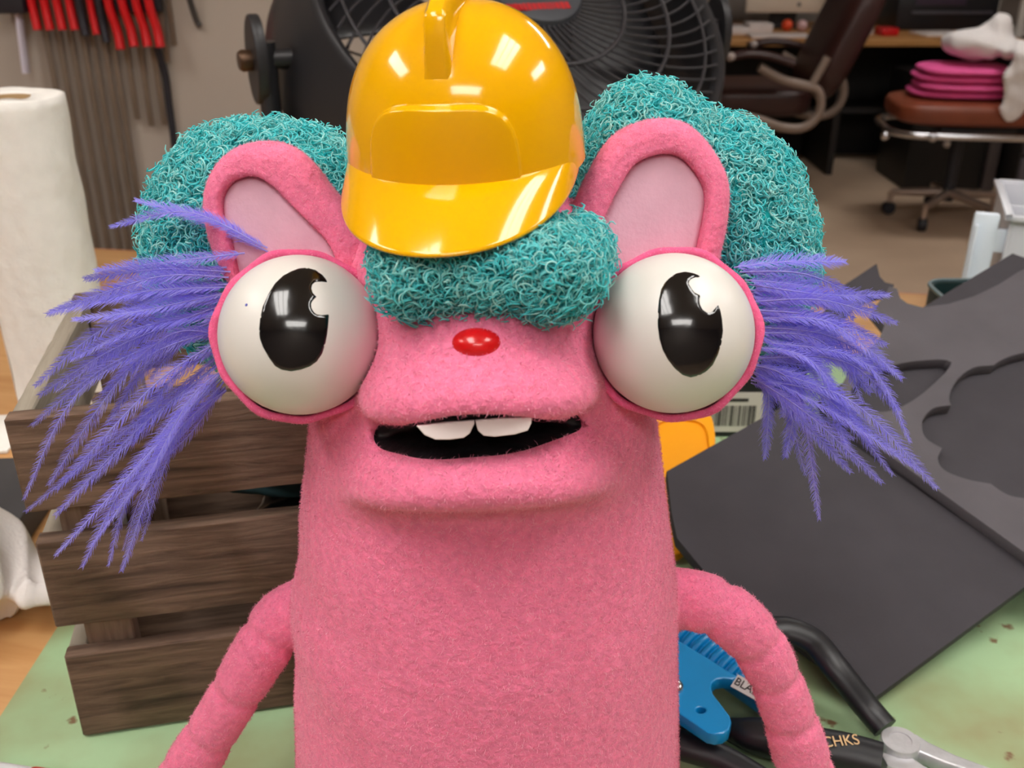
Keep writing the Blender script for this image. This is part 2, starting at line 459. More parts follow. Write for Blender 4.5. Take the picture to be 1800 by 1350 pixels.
ra = arm_path([(1140, 1050), (1205, 1052), (1272, 1075), (1330, 1130), (1366, 1200), (1392, 1275), (1414, 1350), (1428, 1415)], [.43, .425, .42, .418, .416, .414, .412, .41])
def arm_r(P, base, creases):
    s = np.concatenate([[0], np.cumsum(np.linalg.norm(np.diff(P, axis=0), axis=1))]); s /= s[-1]
    r = np.full(len(P), base)*(1+0.06*np.sin(s*9))
    for c in creases: r *= 1-0.13*np.exp(-((s-c)/0.016)**2)
    return r
lr = arm_r(la, .0148, [.2, .42, .62, .8]); rr = arm_r(ra, .0150, [.2, .36, .5, .66, .83])
def warp(x, z): return z+5.5*np.minimum((x-CX)**2, 0.004)-0.04*(x-CX)
def f_cav(x, y, z):
    zz = warp(x, z); dx = x-CX
    k = np.clip(1-(dx/0.0445)**2, 0, 1)
    top = zz-(0.3195+0.0182*k**0.8); bot = (0.3195-0.0056*k**0.45+0.03*dx)-zz        # arched upper lip, flatter lower lip
    d = np.maximum(top, bot)
    d = np.maximum(d, np.abs(dx)-0.0445)
    return np.maximum(d, np.maximum(y-0.362, 0.25-y))
def f_body0(x, y, z):
    r = np.interp(z, zs, rs)
    w = 0.0016*np.sin(z*95+x*30)*np.exp(-((z-.19)/.05)**2)*np.clip(-(x-CX)/.08, 0, 1)   # soft folds by the left arm
    d = (np.sqrt((x-CX)**2+((y-.42)/.95)**2)-r-w)*0.97
    d = smax(d, z-.395, .02); d = smax(d, -z, .004)
    zz = warp(x, z)
    jaw = ell(x, y, zz, (CX, .374, .3040), (.0575, .0585, .0205))
    d = smin(d, jaw, .016)
    d = smin(d, ell(x, y, z, (CX, .392, .350), (.043, .057, .036)), .008)
    muz = ell(x, y, zz, (CX, .362, .3400), (.0485, .0445, .0185))
    d = smin(d, muz, .011)
    return d
def f_body(x, y, z):
    d = f_body0(x, y, z)
    d = smax(d, -f_cav(x, y, z), .0022)
    for c in EYES:                                                     # sockets
        d = smax(d, -(np.sqrt((x-c[0])**2+(y-c[1])**2+(z-c[2])**2)-EYE_R-.0002), .003)
    m = (x < -0.06)
    if x.ndim == 3:
        out = d
        i = np.searchsorted(x[:, 0, 0], -0.06); j = np.searchsorted(x[:, 0, 0], 0.035)
        kz = np.searchsorted(z[0, 0, :], 0.26)
        a = capsules(x[:i, :, :kz], y[:i, :, :kz], z[:i, :, :kz], la, lr); out[:i, :, :kz] = smin(out[:i, :, :kz], a, .006)
        a = capsules(x[j:, :, :kz], y[j:, :, :kz], z[j:, :, :kz], ra, rr); out[j:, :, :kz] = smin(out[j:, :, :kz], a, .006)
        return out
    a = np.minimum(capsules(x, y, z, la, lr), capsules(x, y, z, ra, rr))
    return smin(d, a, .006)
BV, BF = surface_nets(f_body, (-.25, .29, -.004), (.235, .53, .41), .0023)
cav = np.abs(f_cav(BV[:, 0], BV[:, 1], BV[:, 2])) < .0016
lipd = f_body0(BV[:, 0], BV[:, 1], BV[:, 2])
inside = cav & (lipd < -.0028)
fm = inside[BF].sum(1) >= 3
_e = np.sort(np.concatenate([BF[:, [0, 1]], BF[:, [1, 2]], BF[:, [2, 3]], BF[:, [3, 0]]]), 1)
_k = _e[:, 0]*len(BV)+_e[:, 1]; _side = np.tile(fm, 4)
_in = np.intersect1d(_k[_side], _k[~_side]); _ea, _eb = _in//len(BV), _in % len(BV)      # seam between lip and lining
for _ in range(12):
    acc = np.zeros_like(BV); cnt = np.zeros(len(BV))
    np.add.at(acc, _ea, BV[_eb]); np.add.at(acc, _eb, BV[_ea]); np.add.at(cnt, _ea, 1); np.add.at(cnt, _eb, 1)
    _m = cnt > 0; BV[_m] = .5*BV[_m]+.5*acc[_m]/cnt[_m][:, None]
def submesh(V, F, m):
    f = F[m]; u, inv = np.unique(f, return_inverse=True); return V[u], inv.reshape(f.shape)
bv, bf = submesh(BV, BF, ~fm)
body = link('body', np_mesh(bv, bf), m_fleece, puppet)
mv, mf = submesh(BV, BF, fm)
lo_ = link('mouth_lining', np_mesh(mv, mf), m_lining, puppet); lo_['label'] = 'matt black mouth lining'
okm = np.ones(len(bv), bool)
P, Nn = sample_surface(bv, bf, 190000)
keep = (P[:, 2] > 0.01)
keep &= Nn[:, 1] < 0.45
P, Nn = P[keep][:110000], Nn[keep][:110000]
fz = link('fleece_pile', fuzz_mesh(P, Nn, .0014, .0036, .00011, .4), m_fuzz, body); fz['kind'] = 'stuff'

# ---- teeth
m_tooth = mat('tooth_foam', S(240, 228, 226), 0.7, var=0.02, vscale=60, bump=0.1, bscale=300)
to = np.array(PY(834, 760, .322)); tn = np.array([0.03, -0.93, 0.36]); tn /= np.linalg.norm(tn)
Mt = axis_matrix(to, tn); Mti = Mt.inverted()
def loc2(px, o, n, Mi):
    out = []
    for x, y in px:
        v = Mi @ Vector(PP(x, y, o, n)); out.append((v.x, v.y))
    return np.array(out)
for px in ([(732, 749), (780, 743), (833, 739), (834, 745), (826, 762), (815, 770), (790, 773), (765, 773), (746, 765)],
           [(835, 739), (880, 735), (935, 733), (934, 745), (928, 757), (905, 764), (870, 768), (850, 766), (840, 757)]):
    link('tooth', plate_mesh(loc2(px, to, tn, Mti), [], .0045, .0005, Mt), m_tooth, puppet)

# ---- nose
m_red = mat('nose_red', S(214, 16, 22), 0.25, var=0.15, vscale=120, coat=0.4)
no = Vector(PY(838, 602, .3395))
Vn, Fn = surface_nets(lambda x, y, z: ell(x, y, z, tuple(no), (.0100, .0085, .0062)), tuple(no-Vector((.012, .012, .012))), tuple(no+Vector((.012, .012, .012))), .0007)
link('nose', np_mesh(Vn, Fn), m_red, puppet)

# ---- eyes
m_eye = mat('eye_white', S(222, 218, 212), 0.34, var=0.015, vscale=30, spec=0.45)
m_pupil = mat('pupil_black', S(10, 9, 12), 0.16, bump=0.12, bscale=70, coat=0.5)
m_speck = mat('speck_blue', S(80, 80, 170), 0.5)
m_rim = mat('pink_felt', S(234, 100, 146), 0.9, var=0.08, vscale=300, bump=0.3, bscale=500, sheen=0.2, sheen_col=(1, .75, .83, 1), spec=0.1)
def sphere_hit(px, py, c, r):
    d = ray(px, py); d = d/np.linalg.norm(d); oc = CAM-c; b = oc@d; q = b*b-(oc@oc-r*r)
    if q < 0: return CAM+d*(-b)
    return CAM+d*(-b-math.sqrt(q))
def eye(cpx, pupil, side, rimtilt):
    c = np.array(PY(cpx[0], cpx[1], EYE_Y))
    back = CAM-c; back /= np.linalg.norm(back)
    ax = np.array([back[0]+side*rimtilt[0], back[1], back[2]+rimtilt[1]]); ax /= np.linalg.norm(ax)
    M = axis_matrix(c, ax)
    prof = [(EYE_R*math.sin(a)+0.0, EYE_R*math.cos(a)) for a in np.linspace(1e-4, math.pi-1e-4, 60)]
    e = link('eyeball', lathe_mesh([(r, -z) for r, z in prof], 96, M), m_eye, puppet)
    # felt cup behind the ball, its rolled edge showing round the outline
    R = EYE_R
    pr = []
    for a in np.linspace(0, math.pi, 12):   # rolled edge
        pr.append((R+0.0019-0.0017*math.cos(a), -0.004+0.0017*math.sin(a)))
    for a in np.linspace(0.15, 1.35, 14):
        pr.append(((R+0.0036)*math.cos(a), -0.004-(R+0.003)*math.sin(a)))
    V = []; seg = 120; F = []
    for i, (r, z) in enumerate(pr):
        for j in range(seg):
            a = 2*math.pi*j/seg
            wob = 0.0005*math.sin(5*a+side)+0.0004*math.sin(11*a)
            V.append(M @ Vector(((r+wob*(1 if i > 3 else 0.4))*math.cos(a), (r+wob)*math.sin(a), z+0.0006*math.sin(3*a+1))))
    for i in range(len(pr)-1):
        for j in range(seg):
            k = (j+1) % seg; F.append((i*seg+j, (i+1)*seg+j, (i+1)*seg+k, i*seg+k))
    F.append(tuple((len(pr)-1)*seg+j for j in range(seg)))
    rim = link('eye_rim', mesh(V, F), m_rim, puppet)
    Va = np.array([tuple(v) for v in V]); Fa = np.array([f for f in F if len(f) == 4])
    P, Nn = sample_surface(Va, Fa, 9000)
    k = link('felt_pile', fuzz_mesh(P, Nn, .0007, .0016, .00007), m_fuzz, rim); k['kind'] = 'stuff'
    # pupil: painted shape slightly raised on the ball
    pl = catmull(pupil, 5, True) if False else np.array(pupil, float)
    bm = bmesh.new()
    xs = np.arange(pl[:, 0].min()-1, pl[:, 0].max()+2, 2.5); ys = np.arange(pl[:, 1].min()-1, pl[:, 1].max()+2, 2.5)
    X, Y = np.meshgrid(xs, ys, indexing='ij'); sd = poly_sd(X, Y, pl)
    # pull the outer grid points onto the outline so that the edge is smooth
    idx = {}; 
    def nearest(x, y):
        best = None
        for i in range(len(pl)):
            a, b = pl[i], pl[(i+1) % len(pl)]; ee = b-a; h = max(0, min(1, ((x-a[0])*ee[0]+(y-a[1])*ee[1])/(ee@ee+1e-12)))
            q = a+ee*h; dd = (q[0]-x)**2+(q[1]-y)**2
            if best is None or dd < best[0]: best = (dd, q)
        return best[1]
    inn = sd < 0.9
    for i in range(X.shape[0]):
        for j in range(X.shape[1]):
            if inn[i, j]:
                x, y = X[i, j], Y[i, j]
                edge = sd[i, j] > -1.4
                if edge: x, y = nearest(x, y)
                rr_ = EYE_R+(0.00005 if edge else 0.00035)
                idx[(i, j)] = bm.verts.new(sphere_hit(x, y, c, rr_))
    for i in range(X.shape[0]-1):
        for j in range(X.shape[1]-1):
            q = [(i, j), (i, j+1), (i+1, j+1), (i+1, j)]
            q = [idx[k] for k in q if k in idx]
            if len(q) >= 3:
                try: bm.faces.new(q)
                except Exception: pass
    bmesh.ops.remove_doubles(bm, verts=bm.verts, dist=1e-6)
    bmesh.ops.recalc_face_normals(bm, faces=bm.faces)
    me = bm_mesh(bm, smooth=True)
    pp = link('pupil', me, m_pupil, e); pp['label'] = 'glossy black painted pupil with a bitten highlight'
    return e, c
def zp(pts, ox, oy, s): return [(ox+x*s, oy+y*s) for x, y in pts]
sL = 340/1434; sR = 340/1350
pupL = zp([(640, 240), (700, 217), (760, 213), (820, 230), (870, 265), (900, 300), (908, 322), (870, 316), (820, 318), (795, 338), (790, 370), (800, 400), (828, 430), (800, 455), (788, 480), (790, 510), (805, 540), (830, 560), (865, 565), (920, 560), (916, 620), (908, 700), (895, 770), (870, 850), (830, 910), (780, 945), (710, 970), (640, 982), (570, 970), (520, 942), (475, 880), (430, 800), (408, 740), (402, 680), (410, 590), (430, 500), (470, 410), (520, 330), (580, 272)], 360, 420, sL)
pupR = zp([(620, 275), (670, 240), (730, 228), (790, 238), (830, 255), (843, 270), (800, 268), (765, 285), (755, 310), (775, 345), (795, 372), (840, 395), (832, 420), (835, 455), (855, 495), (890, 518), (920, 510), (945, 480), (962, 460), (978, 500), (990, 560), (996, 640), (985, 730), (960, 810), (925, 880), (880, 925), (830, 953), (770, 967), (715, 950), (660, 905), (610, 840), (575, 775), (553, 700), (541, 610), (540, 520), (548, 430), (565, 350), (590, 305)], 1020, 420, sR)
eL, cL = eye((528, 589), pupL, -1, (0.05, 0.10))
eR, cR = eye((1183, 586), pupR, 1, (0.02, 0.08))
sp = sphere_hit(433, 536, cL, EYE_R+.0001)
link('paint_speck', lathe_mesh([(0.0006, 0), (0.0005, 0.0002)], 8, axis_matrix(sp, sp-cL)), m_speck, eL)

# ---- ears
m_inner = mat('ear_suede', S(218, 174, 192), 0.85, var=0.06, vscale=60, bump=0.2, bscale=500, sheen=0.3, sheen_col=(1, .9, .95, 1), spec=0.1)
def puffy(outer, cut, t, r, h=.0009, cut_w=None):
    lo = outer.min(0)-r*.6-.002; hi = outer.max(0)+r*.6+.002
    def fn(u, v, w):
        if u.ndim == 3:
            d2 = poly_sd(u[:, :, 0], v[:, :, 0], outer)[:, :, None]
            c2 = poly_sd(u[:, :, 0], v[:, :, 0], cut)[:, :, None] if cut is not None else None
        else:
            d2 = poly_sd(u, v, outer); c2 = poly_sd(u, v, cut) if cut is not None else None
        q = np.maximum(d2+r, 0); ww = np.maximum(np.abs(w)-(t-r), 0)
        d = np.sqrt(q*q+ww*ww)-r + np.minimum(np.maximum(d2+r, np.abs(w)-(t-r)), 0)
        if c2 is not None: d = smax(d, -np.maximum(c2, cut_w-w), .003)
        return d
    return surface_nets(fn, (lo[0], lo[1], -t-.002), (hi[0], hi[1], t+.002), h, 1)
def ear(out_px, in_px, cpx, Y, nrm):
    o = np.array(PY(cpx[0], cpx[1], Y)); n = np.array(nrm, float); n /= np.linalg.norm(n)
    M = axis_matrix(o, n); Mi = M.inverted()
    O = catmull(loc2(out_px, o, n, Mi), 5, True); I = catmull(loc2(in_px, o, n, Mi), 5, True)
    V, F = puffy(O, I, .0095, .0088, .001, .0028)
    MV = np.array(M)
    Vw = V@MV[:3, :3].T+MV[:3, 3]
    e = link('ear', np_mesh(Vw, F), m_fleece, puppet)
    P, Nn = sample_surface(Vw, F, 16000)
    k = link('fleece_pile', fuzz_mesh(P, Nn, .001, .0024, .00008), m_fuzz, e); k['kind'] = 'stuff'
    V2, F2 = puffy(I*1.0, None, .0052, .0035, .001)
    Vw2 = V2@MV[:3, :3].T+MV[:3, 3]
    i = link('inner_ear', np_mesh(Vw2, F2), m_inner, e); i['label'] = 'pale pink suede inner ear'
earL_out = [(420, 520), (384, 455), (366, 400), (362, 345), (378, 298), (412, 263), (462, 248), (512, 256), (550, 285), (585, 330), (620, 370), (650, 405), (664, 450), (655, 520), (560, 580), (480, 580)]
earL_in = [(440, 520), (412, 420), (399, 378), (400, 345), (420, 318), (455, 310), (487, 325), (520, 358), (555, 393), (585, 425), (600, 470), (580, 540), (500, 550)]
earR_out = [(1010, 520), (998, 440), (1000, 395), (1014, 345), (1038, 295), (1070, 245), (1112, 218), (1165, 208), (1212, 222), (1252, 265), (1277, 318), (1278, 370), (1268, 430), (1245, 500), (1180, 570), (1080, 570)]
earR_in = [(1040, 510), (1036, 450), (1055, 385), (1085, 325), (1112, 288), (1158, 271), (1195, 280), (1226, 318), (1235, 352), (1228, 400), (1210, 470), (1170, 530), (1090, 540)]
ear(earL_out, earL_in, (500, 380), .418, (-0.12, -0.96, 0.25))
ear(earR_out, earR_in, (1140, 360), .418, (0.12, -0.96, 0.25))

# ---- wig of teal curls (kept clear of the hard hat, whose frame is set here)
HC = Vector((-.0190, .411, .4150))
MH = Matrix.Translation(HC) @ Matrix.Rotation(math.radians(-9), 4, 'Z') @ Matrix.Rotation(math.radians(-2), 4, 'Y') @ Matrix.Rotation(math.radians(6), 4, 'X')
m_teal = mat('teal_backing', S(40, 212, 216), 0.9, var=0.1, vscale=200)
m_curl = fibre_mat('teal_curls', S(90, 235, 240), S(208, 254, 250), 0.48, 0.25, 0.8)
def E_px(cx, cy, rx, ry, Y, dy):
    c = PY(cx, cy, Y); dep = (c-CAM)@_F
    return tuple(c), (rx*dep/FPX, dy, ry*dep/FPX)
WIG = [E_px(442, 440, 165, 205, .475, .05), E_px(520, 400, 140, 165, .47, .045),
       E_px(1135, 330, 112, 170, .475, .045), E_px(1225, 420, 178, 205, .48, .05), E_px(1280, 470, 130, 150, .475, .045),
       E_px(840, 420, 260, 110, .455, .055), E_px(865, 484, 150, 44, .350, .009), E_px(728, 484, 48, 52, .353, .010), E_px(980, 482, 50, 50, .353, .010), E_px(1015, 446, 36, 42, .385, .012), E_px(860, 440, 190, 45, .372, .02)]
def f_wig(x, y, z):
    d = None
    for c, r in WIG:
        e = ell(x, y, z, c, r); d = e if d is None else smin(d, e, .012)
    return d
WV, WF = surface_nets(f_wig, (-.22, .32, .25), (.22, .56, .47), .0028, 1)
wig = link('wig', np_mesh(WV, WF), m_teal, puppet); wig['label'] = 'wig of teal curly fur'
def curls_mesh(P, Nn, turns, rad, length, tr, droop=0.0, seg=14, sides=3):
    n = len(P); t = np.linspace(0, 1, seg)
    rd = rng.normal(size=(n, 3)); t1 = rd-(rd*Nn).sum(1)[:, None]*Nn; t1 /= np.linalg.norm(t1, axis=1)[:, None]
    axis = Nn*rng.uniform(0.1, 0.7, n)[:, None]+t1*rng.uniform(-1, 1, n)[:, None]; axis[:, 2] -= droop
    axis /= np.linalg.norm(axis, axis=1)[:, None]
    a1 = np.cross(axis, rng.normal(size=(n, 3))); a1 /= np.linalg.norm(a1, axis=1)[:, None]; a2 = np.cross(axis, a1)
    ph = rng.uniform(0, 6.28, n)[:, None]; tn = rng.uniform(*turns, n)[:, None]; R = rng.uniform(*rad, n)[:, None]; L = rng.uniform(*length, n)[:, None]
    ang = ph+tn*6.283*t[None]
    g = np.minimum(1, 0.35+1.3*t)[None]
    path = P[:, None]+Nn[:, None]*(R*.45)[:, :, None]+axis[:, None]*(L*t[None])[:, :, None]+a1[:, None]*(R*g*np.cos(ang))[:, :, None]+a2[:, None]*(R*g*np.sin(ang))[:, :, None]
    path -= (a1*R*0.35*np.cos(ph)+a2*R*0.35*np.sin(ph))[:, None]
    tg = np.gradient(path, axis=1); tg /= np.linalg.norm(tg, axis=2)[:, :, None]+1e-12
    u = np.cross(tg, axis[:, None]); u /= np.linalg.norm(u, axis=2)[:, :, None]+1e-9; v = np.cross(tg, u)
    trr = rng.uniform(*tr, n)[:, None, None, None]*np.where(t > .95, .5, 1)[None, :, None, None]
    aa = np.arange(sides)*2*math.pi/sides
    V = path[:, :, None]+trr*(np.cos(aa)[None, None, :, None]*u[:, :, None]+np.sin(aa)[None, None, :, None]*v[:, :, None])
    base = (np.arange(n)*seg*sides)[:, None, None]
    i = np.arange(seg-1)[None, :, None]; j = np.arange(sides)[None, None, :]; k = (j+1) % sides
    F = np.stack([base+i*sides+j, base+i*sides+k, base+(i+1)*sides+k, base+(i+1)*sides+j], -1).reshape(-1, 4)
    me = np_mesh(V.reshape(-1, 3), F); tone_attr(me, np.repeat(rng.random(n)**1.5, seg*sides)); return me
P, Nn = sample_surface(WV, WF, 60000)
body_in = f_body0(P[:, 0], P[:, 1], P[:, 2])
fr = (P[:, 1] < .385) & (np.abs(P[:, 0]-CX) < .075)
_mi = np.array(MH.inverted())
def under_hat(Q):
    q = Q@_mi[:3, :3].T+_mi[:3, 3]
    lim = -.0052-.5*np.clip(-q[:, 1]-.042, 0, .04)
    return ~((q[:, 2] > lim) & (np.hypot(q[:, 0], np.minimum(q[:, 1], 0)*.62) < .054) & (q[:, 1] < .056))
keep = (Nn[:, 1] < .55) & (body_in > -.004) & under_hat(P)
Pm, Nm = P[keep & ~fr][:17000], Nn[keep & ~fr][:17000]
cu = link('curls', curls_mesh(Pm, Nm, (1.0, 1.9), (.0016, .0032), (.0025, .0075), (.00030, .00052)), m_curl, wig); cu['kind'] = 'stuff'
Pf, Nf = P[keep & fr], Nn[keep & fr]
more, moren = sample_surface(WV, WF, 90000)
fr2 = (more[:, 1] < .385) & (np.abs(more[:, 0]-CX) < .075)
fr2 &= under_hat(more)
Pf = np.concatenate([Pf, more[fr2]])[:5200]; Nf = np.concatenate([Nf, moren[fr2]])[:5200]
cu = link('fringe_curls', curls_mesh(Pf, Nf, (0.9, 1.9), (.0014, .0030), (.003, .009), (.00024, .00042), droop=.4), m_curl, wig); cu['kind'] = 'stuff'

# ---- feathers
m_feather = fibre_mat('purple_feather', S(138, 128, 248), S(198, 194, 255), 0.42, 0.5, 0.35)
def feather(pts, width, bare=0.03, n=170):
    """pts: (px, py, Y) from root to tip"""
    ctl = [PY(x, y, Y) for x, y, Y in pts]
    path = catmull(ctl, 14); m = len(path)
    s = np.concatenate([[0], np.cumsum(np.linalg.norm(np.diff(path, axis=0), axis=1))]); tot = s[-1]; s /= tot
    V = []; F = []
    # shaft
    tg, U, Vv = frames(path)
    for i in range(m):
        r = .00042*(1-.8*s[i])+.00006
        for k in range(3):
            a = 2*math.pi*k/3; V.append(path[i]+r*(math.cos(a)*U[i]+math.sin(a)*Vv[i]))
    for i in range(m-1):
        for k in range(3):
            q = (k+1) % 3; F.append((i*3+k, i*3+q, (i+1)*3+q, (i+1)*3+k))
    nv = len(V); tone = [0.85]*nv
    view = CAM-path.mean(0); view /= np.linalg.norm(view)
    roll = rng.uniform(-.7, .7)
    st = np.linspace(bare, 1.0, n)
    P = np.stack([np.interp(st, s, path[:, i]) for i in range(3)], 1)
    Tn = np.stack([np.interp(st, s, tg[:, i]) for i in range(3)], 1); Tn /= np.linalg.norm(Tn, axis=1)[:, None]
    side = np.cross(Tn, view); side /= np.linalg.norm(side, axis=1)[:, None]+1e-9
    nrm = np.cross(side, Tn)
    side = side*math.cos(roll)+nrm*math.sin(roll); nrm = np.cross(side, Tn)
    prof = np.clip((st-bare)/.2, 0.45, 1)**.6*np.clip((1.04-st)/.4, 0.12, 1)**.55
    Vs = [np.array(V)]; Fs4 = np.array(F); Ts = [np.array(tone)]; off = nv; F4 = [Fs4]
    for sg in (-1, 1):
        L = width*prof*rng.uniform(.72, 1.15, n)*(1 if sg > 0 else rng.uniform(.8, 1.1))
        a = np.radians(rng.normal(38, 7, n))
        d = sg*side*np.sin(a)[:, None]+Tn*np.cos(a)[:, None]+nrm*rng.normal(0.1, .13, n)[:, None]
        d2 = d+Tn*.45+np.array([0, 0, -.12]); d2 /= np.linalg.norm(d2, axis=1)[:, None]
        w = np.cross(d, nrm); w /= np.linalg.norm(w, axis=1)[:, None]; w = w*.00013
        p1 = P+d*(L*.55)[:, None]; p2 = p1+d2*(L*.5)[:, None]
        vv = np.stack([P-w, P+w, p1-w*.8, p1+w*.8, p2-w*.2, p2+w*.2], 1).reshape(-1, 3)
        b = off+np.arange(n)[:, None]*6
        F4.append(np.concatenate([b+np.array([[0, 1, 3, 2]]), b+np.array([[2, 3, 5, 4]])]))
        Vs.append(vv); Ts.append(np.repeat(rng.random(n)*.7, 6)); off += len(vv)
    me = np_mesh(np.concatenate(Vs), np.concatenate(F4)); tone_attr(me, np.concatenate(Ts))
    link('feather', me, m_feather, puppet)
# left tuft: root, middle, tip (pixel, depth)
FL = [((470, 436), (370, 400), (238, 352), .415), ((460, 432), (330, 385), (194, 399), .41), ((430, 445), (320, 470), (168, 476), .41),
      ((405, 478), (280, 485), (150, 490), .405), ((402, 488), (270, 500), (84, 552), .40), ((400, 505), (250, 525), (90, 548), .40),
      ((398, 515), (240, 560), (129, 562), .395), ((395, 525), (200, 580), (62, 678), .395), ((392, 535), (210, 620), (70, 694), .39),
      ((390, 545), (240, 590), (126, 632), .395), ((388, 560), (190, 655), (57, 747), .385), ((386, 570), (150, 690), (43, 876), .38),
      ((386, 580), (230, 660), (86, 852), .385), ((386, 600), (270, 690), (100, 860), .38), ((386, 625), (220, 770), (46, 899), .375),
      ((388, 640), (250, 760), (98, 905), .38), ((390, 655), (280, 790), (98, 976), .37), ((392, 665), (240, 830), (145, 996), .375),
      ((394, 672), (290, 800), (160, 960), .37), ((396, 680), (240, 860), (191, 993), .38), ((398, 685), (300, 790), (214, 1003), .37),
      ((392, 590), (300, 600), (180, 690), .39), ((395, 560), (280, 580), (160, 650), .40), ((400, 530), (300, 530), (190, 560), .41),
      ((402, 500), (290, 520), (170, 530), .41), ((388, 610), (300, 680), (230, 780), .39), ((392, 650), (330, 720), (250, 860), .375),
      ((398, 470), (300, 495), (200, 505), .42), ((390, 575), (290, 620), (190, 740), .40)]
FR = [((1290, 470), (1380, 472), (1486, 460), .425), ((1300, 478), (1420, 495), (1540, 540), .41), ((1312, 492), (1430, 520), (1500, 560), .41),
      ((1318, 500), (1450, 530), (1562, 518), .40), ((1325, 530), (1450, 540), (1575, 567), .395), ((1328, 545), (1450, 570), (1558, 606), .395),
      ((1332, 560), (1460, 580), (1585, 665), .39), ((1333, 575), (1450, 600), (1550, 640), .40), ((1334, 585), (1440, 610), (1530, 690), .40),
      ((1335, 600), (1520, 650), (1600, 777), .385), ((1333, 615), (1490, 650), (1580, 720), .39), ((1330, 630), (1450, 640), (1560, 650), .395),
      ((1326, 645), (1500, 720), (1646, 858), .375), ((1322, 652), (1470, 740), (1620, 830), .38), ((1318, 660), (1420, 740), (1549, 848), .37),
      ((1320, 668), (1450, 710), (1569, 834), .385), ((1330, 640), (1440, 690), (1490, 790), .395), ((1325, 655), (1400, 740), (1495, 830), .385),
      ((1335, 590), (1440, 660), (1475, 720), .40), ((1320, 640), (1400, 700), (1440, 912), .395), ((1322, 630), (1350, 700), (1345, 806), .41),
      ((1325, 640), (1395, 700), (1381, 803), .405), ((1320, 520), (1400, 560), (1500, 600), .415), ((1318, 510), (1400, 530), (1480, 545), .42),
      ((1322, 550), (1420, 590), (1520, 640), .41), ((1330, 610), (1430, 650), (1530, 780), .39)]
def tuft(lst):
    for (a, b, c, Y) in lst:
        w = rng.uniform(.0052, .0076)
        feather([(a[0], a[1], .405), (b[0], b[1]-12, (Y+.4)/2), (c[0], c[1], Y)], w)
        if rng.random() < .55:     # a shorter neighbour from the same bunch
            q = rng.uniform(.6, .92); j = rng.normal(0, 14, 4)
            tip = (a[0]+(c[0]-a[0])*q+j[0], a[1]+(c[1]-a[1])*q+j[1])
            md = (a[0]+(b[0]-a[0])*q+j[2]*.6, a[1]+(b[1]-a[1])*q+j[3]*.6)
            feather([(a[0], a[1]+j[0]*.4, .408), (md[0], md[1], (Y+.415)/2), (tip[0], tip[1], Y+.015)], w*.85, n=90)
tuft(FL); tuft(FR)

# ================================================================== HARD HAT
m_hat = mat('yellow_plastic', S(240, 176, 0), 0.12, coat=0.3, spec=0.5)
hat = empty('hard_hat', tuple(HC), 'glossy yellow toy hard hat perched on the puppet', 'hat')
HR, HH, HY = .0482, .0575, 1.0
def dome_r(z): return HR*(max(0.0, 1-(max(z, 0)/HH)**2.35))**(1/2.1)
def sstep(a, b, x):
    t = max(0, min(1, (x-a)/(b-a))); return t*t*(3-2*t)
nT, nV = 420, 220
V = []; F = []
for i in range(nV):
    ph = (i/(nV-1))*math.pi/2*.9995
    z = HH*math.sin(ph); z0 = z-.005*(1-i/(nV-1))**8
    r = dome_r(z)*(1+.02*max(0, 1-z/.02)**2)
    for j in range(nT):
        th = 2*math.pi*j/nT-math.pi          # 0 = front (-y)
        zt = .0285
        q = (abs(th/math.radians(36)))**4.0+(max(z, 0)/zt)**4.0
        msk = 1-sstep(.90, 1.06, q)
        off = msk*(.0010+.0022*(z/zt)**2.0)
        rr_ = r+off
        V.append(MH @ Vector((rr_*math.sin(th), -rr_*math.cos(th)*HY, z0)))
for i in range(nV-1):
    for j in range(nT):
        k = (j+1) % nT; F.append((i*nT+j, i*nT+k, (i+1)*nT+k, (i+1)*nT+j))
F.append(tuple((nV-1)*nT+j for j in range(nT)))
link('shell', mesh(V, F), m_hat, hat)
# visor, pushed straight forward from the shell's front wall
V = []; F = []; nA, nS = 90, 26
for side in (0, 1):
    for i in range(nA):
        th = math.radians(-88+176*i/(nA-1)); e = .0300*max(0.0, math.cos(th*90/88))**.8+.0016
        for j in range(nS):
            s = j/(nS-1); r = HR*.985
            x_ = r*math.sin(th)*(1+.05*s*math.cos(th)); y_ = -r*math.cos(th)*HY-e*s
            z = .0015-.50*e*s**1.35-.0045*(math.sin(th)**2)*s-(.0 if side == 0 else .0017)
            if j == nS-1 and side == 1: z += .0008
            V.append(MH @ Vector((x_, y_, z)))
off = nA*nS
for i in range(nA-1):
    for j in range(nS-1):
        a, b, c, d = i*nS+j, (i+1)*nS+j, (i+1)*nS+j+1, i*nS+j+1
        F.append((a, d, c, b)); F.append((off+a, off+b, off+c, off+d))
    a, b = i*nS+nS-1, (i+1)*nS+nS-1; F.append((a, off+a, off+b, b))
link('visor', mesh(V, F), m_hat, hat)
# crest running over the crown
bm = bmesh.new(); rows = []
ys = np.linspace(-.0392, .044, 60)
def dome_z(y):
    q = abs(y)/(HR*HY); q = min(q, .9999); return HH*(1-q**2.1)**(1/2.35)
for y in ys:
    zb = dome_z(y)-.003
    top = np.interp(y, [-.0392, -.0380, -.0365, -.035, -.026, .0, .026, .038, .044], [zb+.0025, .048, .0575, .0595, .0632, .0665, .060, .045, zb+.002])
    top = max(top, zb+.002)
    hw = .0052; tw = .0038
    rows.append([bm.verts.new(MH @ Vector(p)) for p in ((-hw, y, zb), (-tw, y, top-.0012), (-tw+.0012, y, top), (tw-.0012, y, top), (tw, y, top-.0012), (hw, y, zb))])
for a, b in zip(rows[:-1], rows[1:]):
    for k in range(5): bm.faces.new((a[k], b[k], b[k+1], a[k+1]))
bm.faces.new(rows[0]); bm.faces.new(rows[-1][::-1])
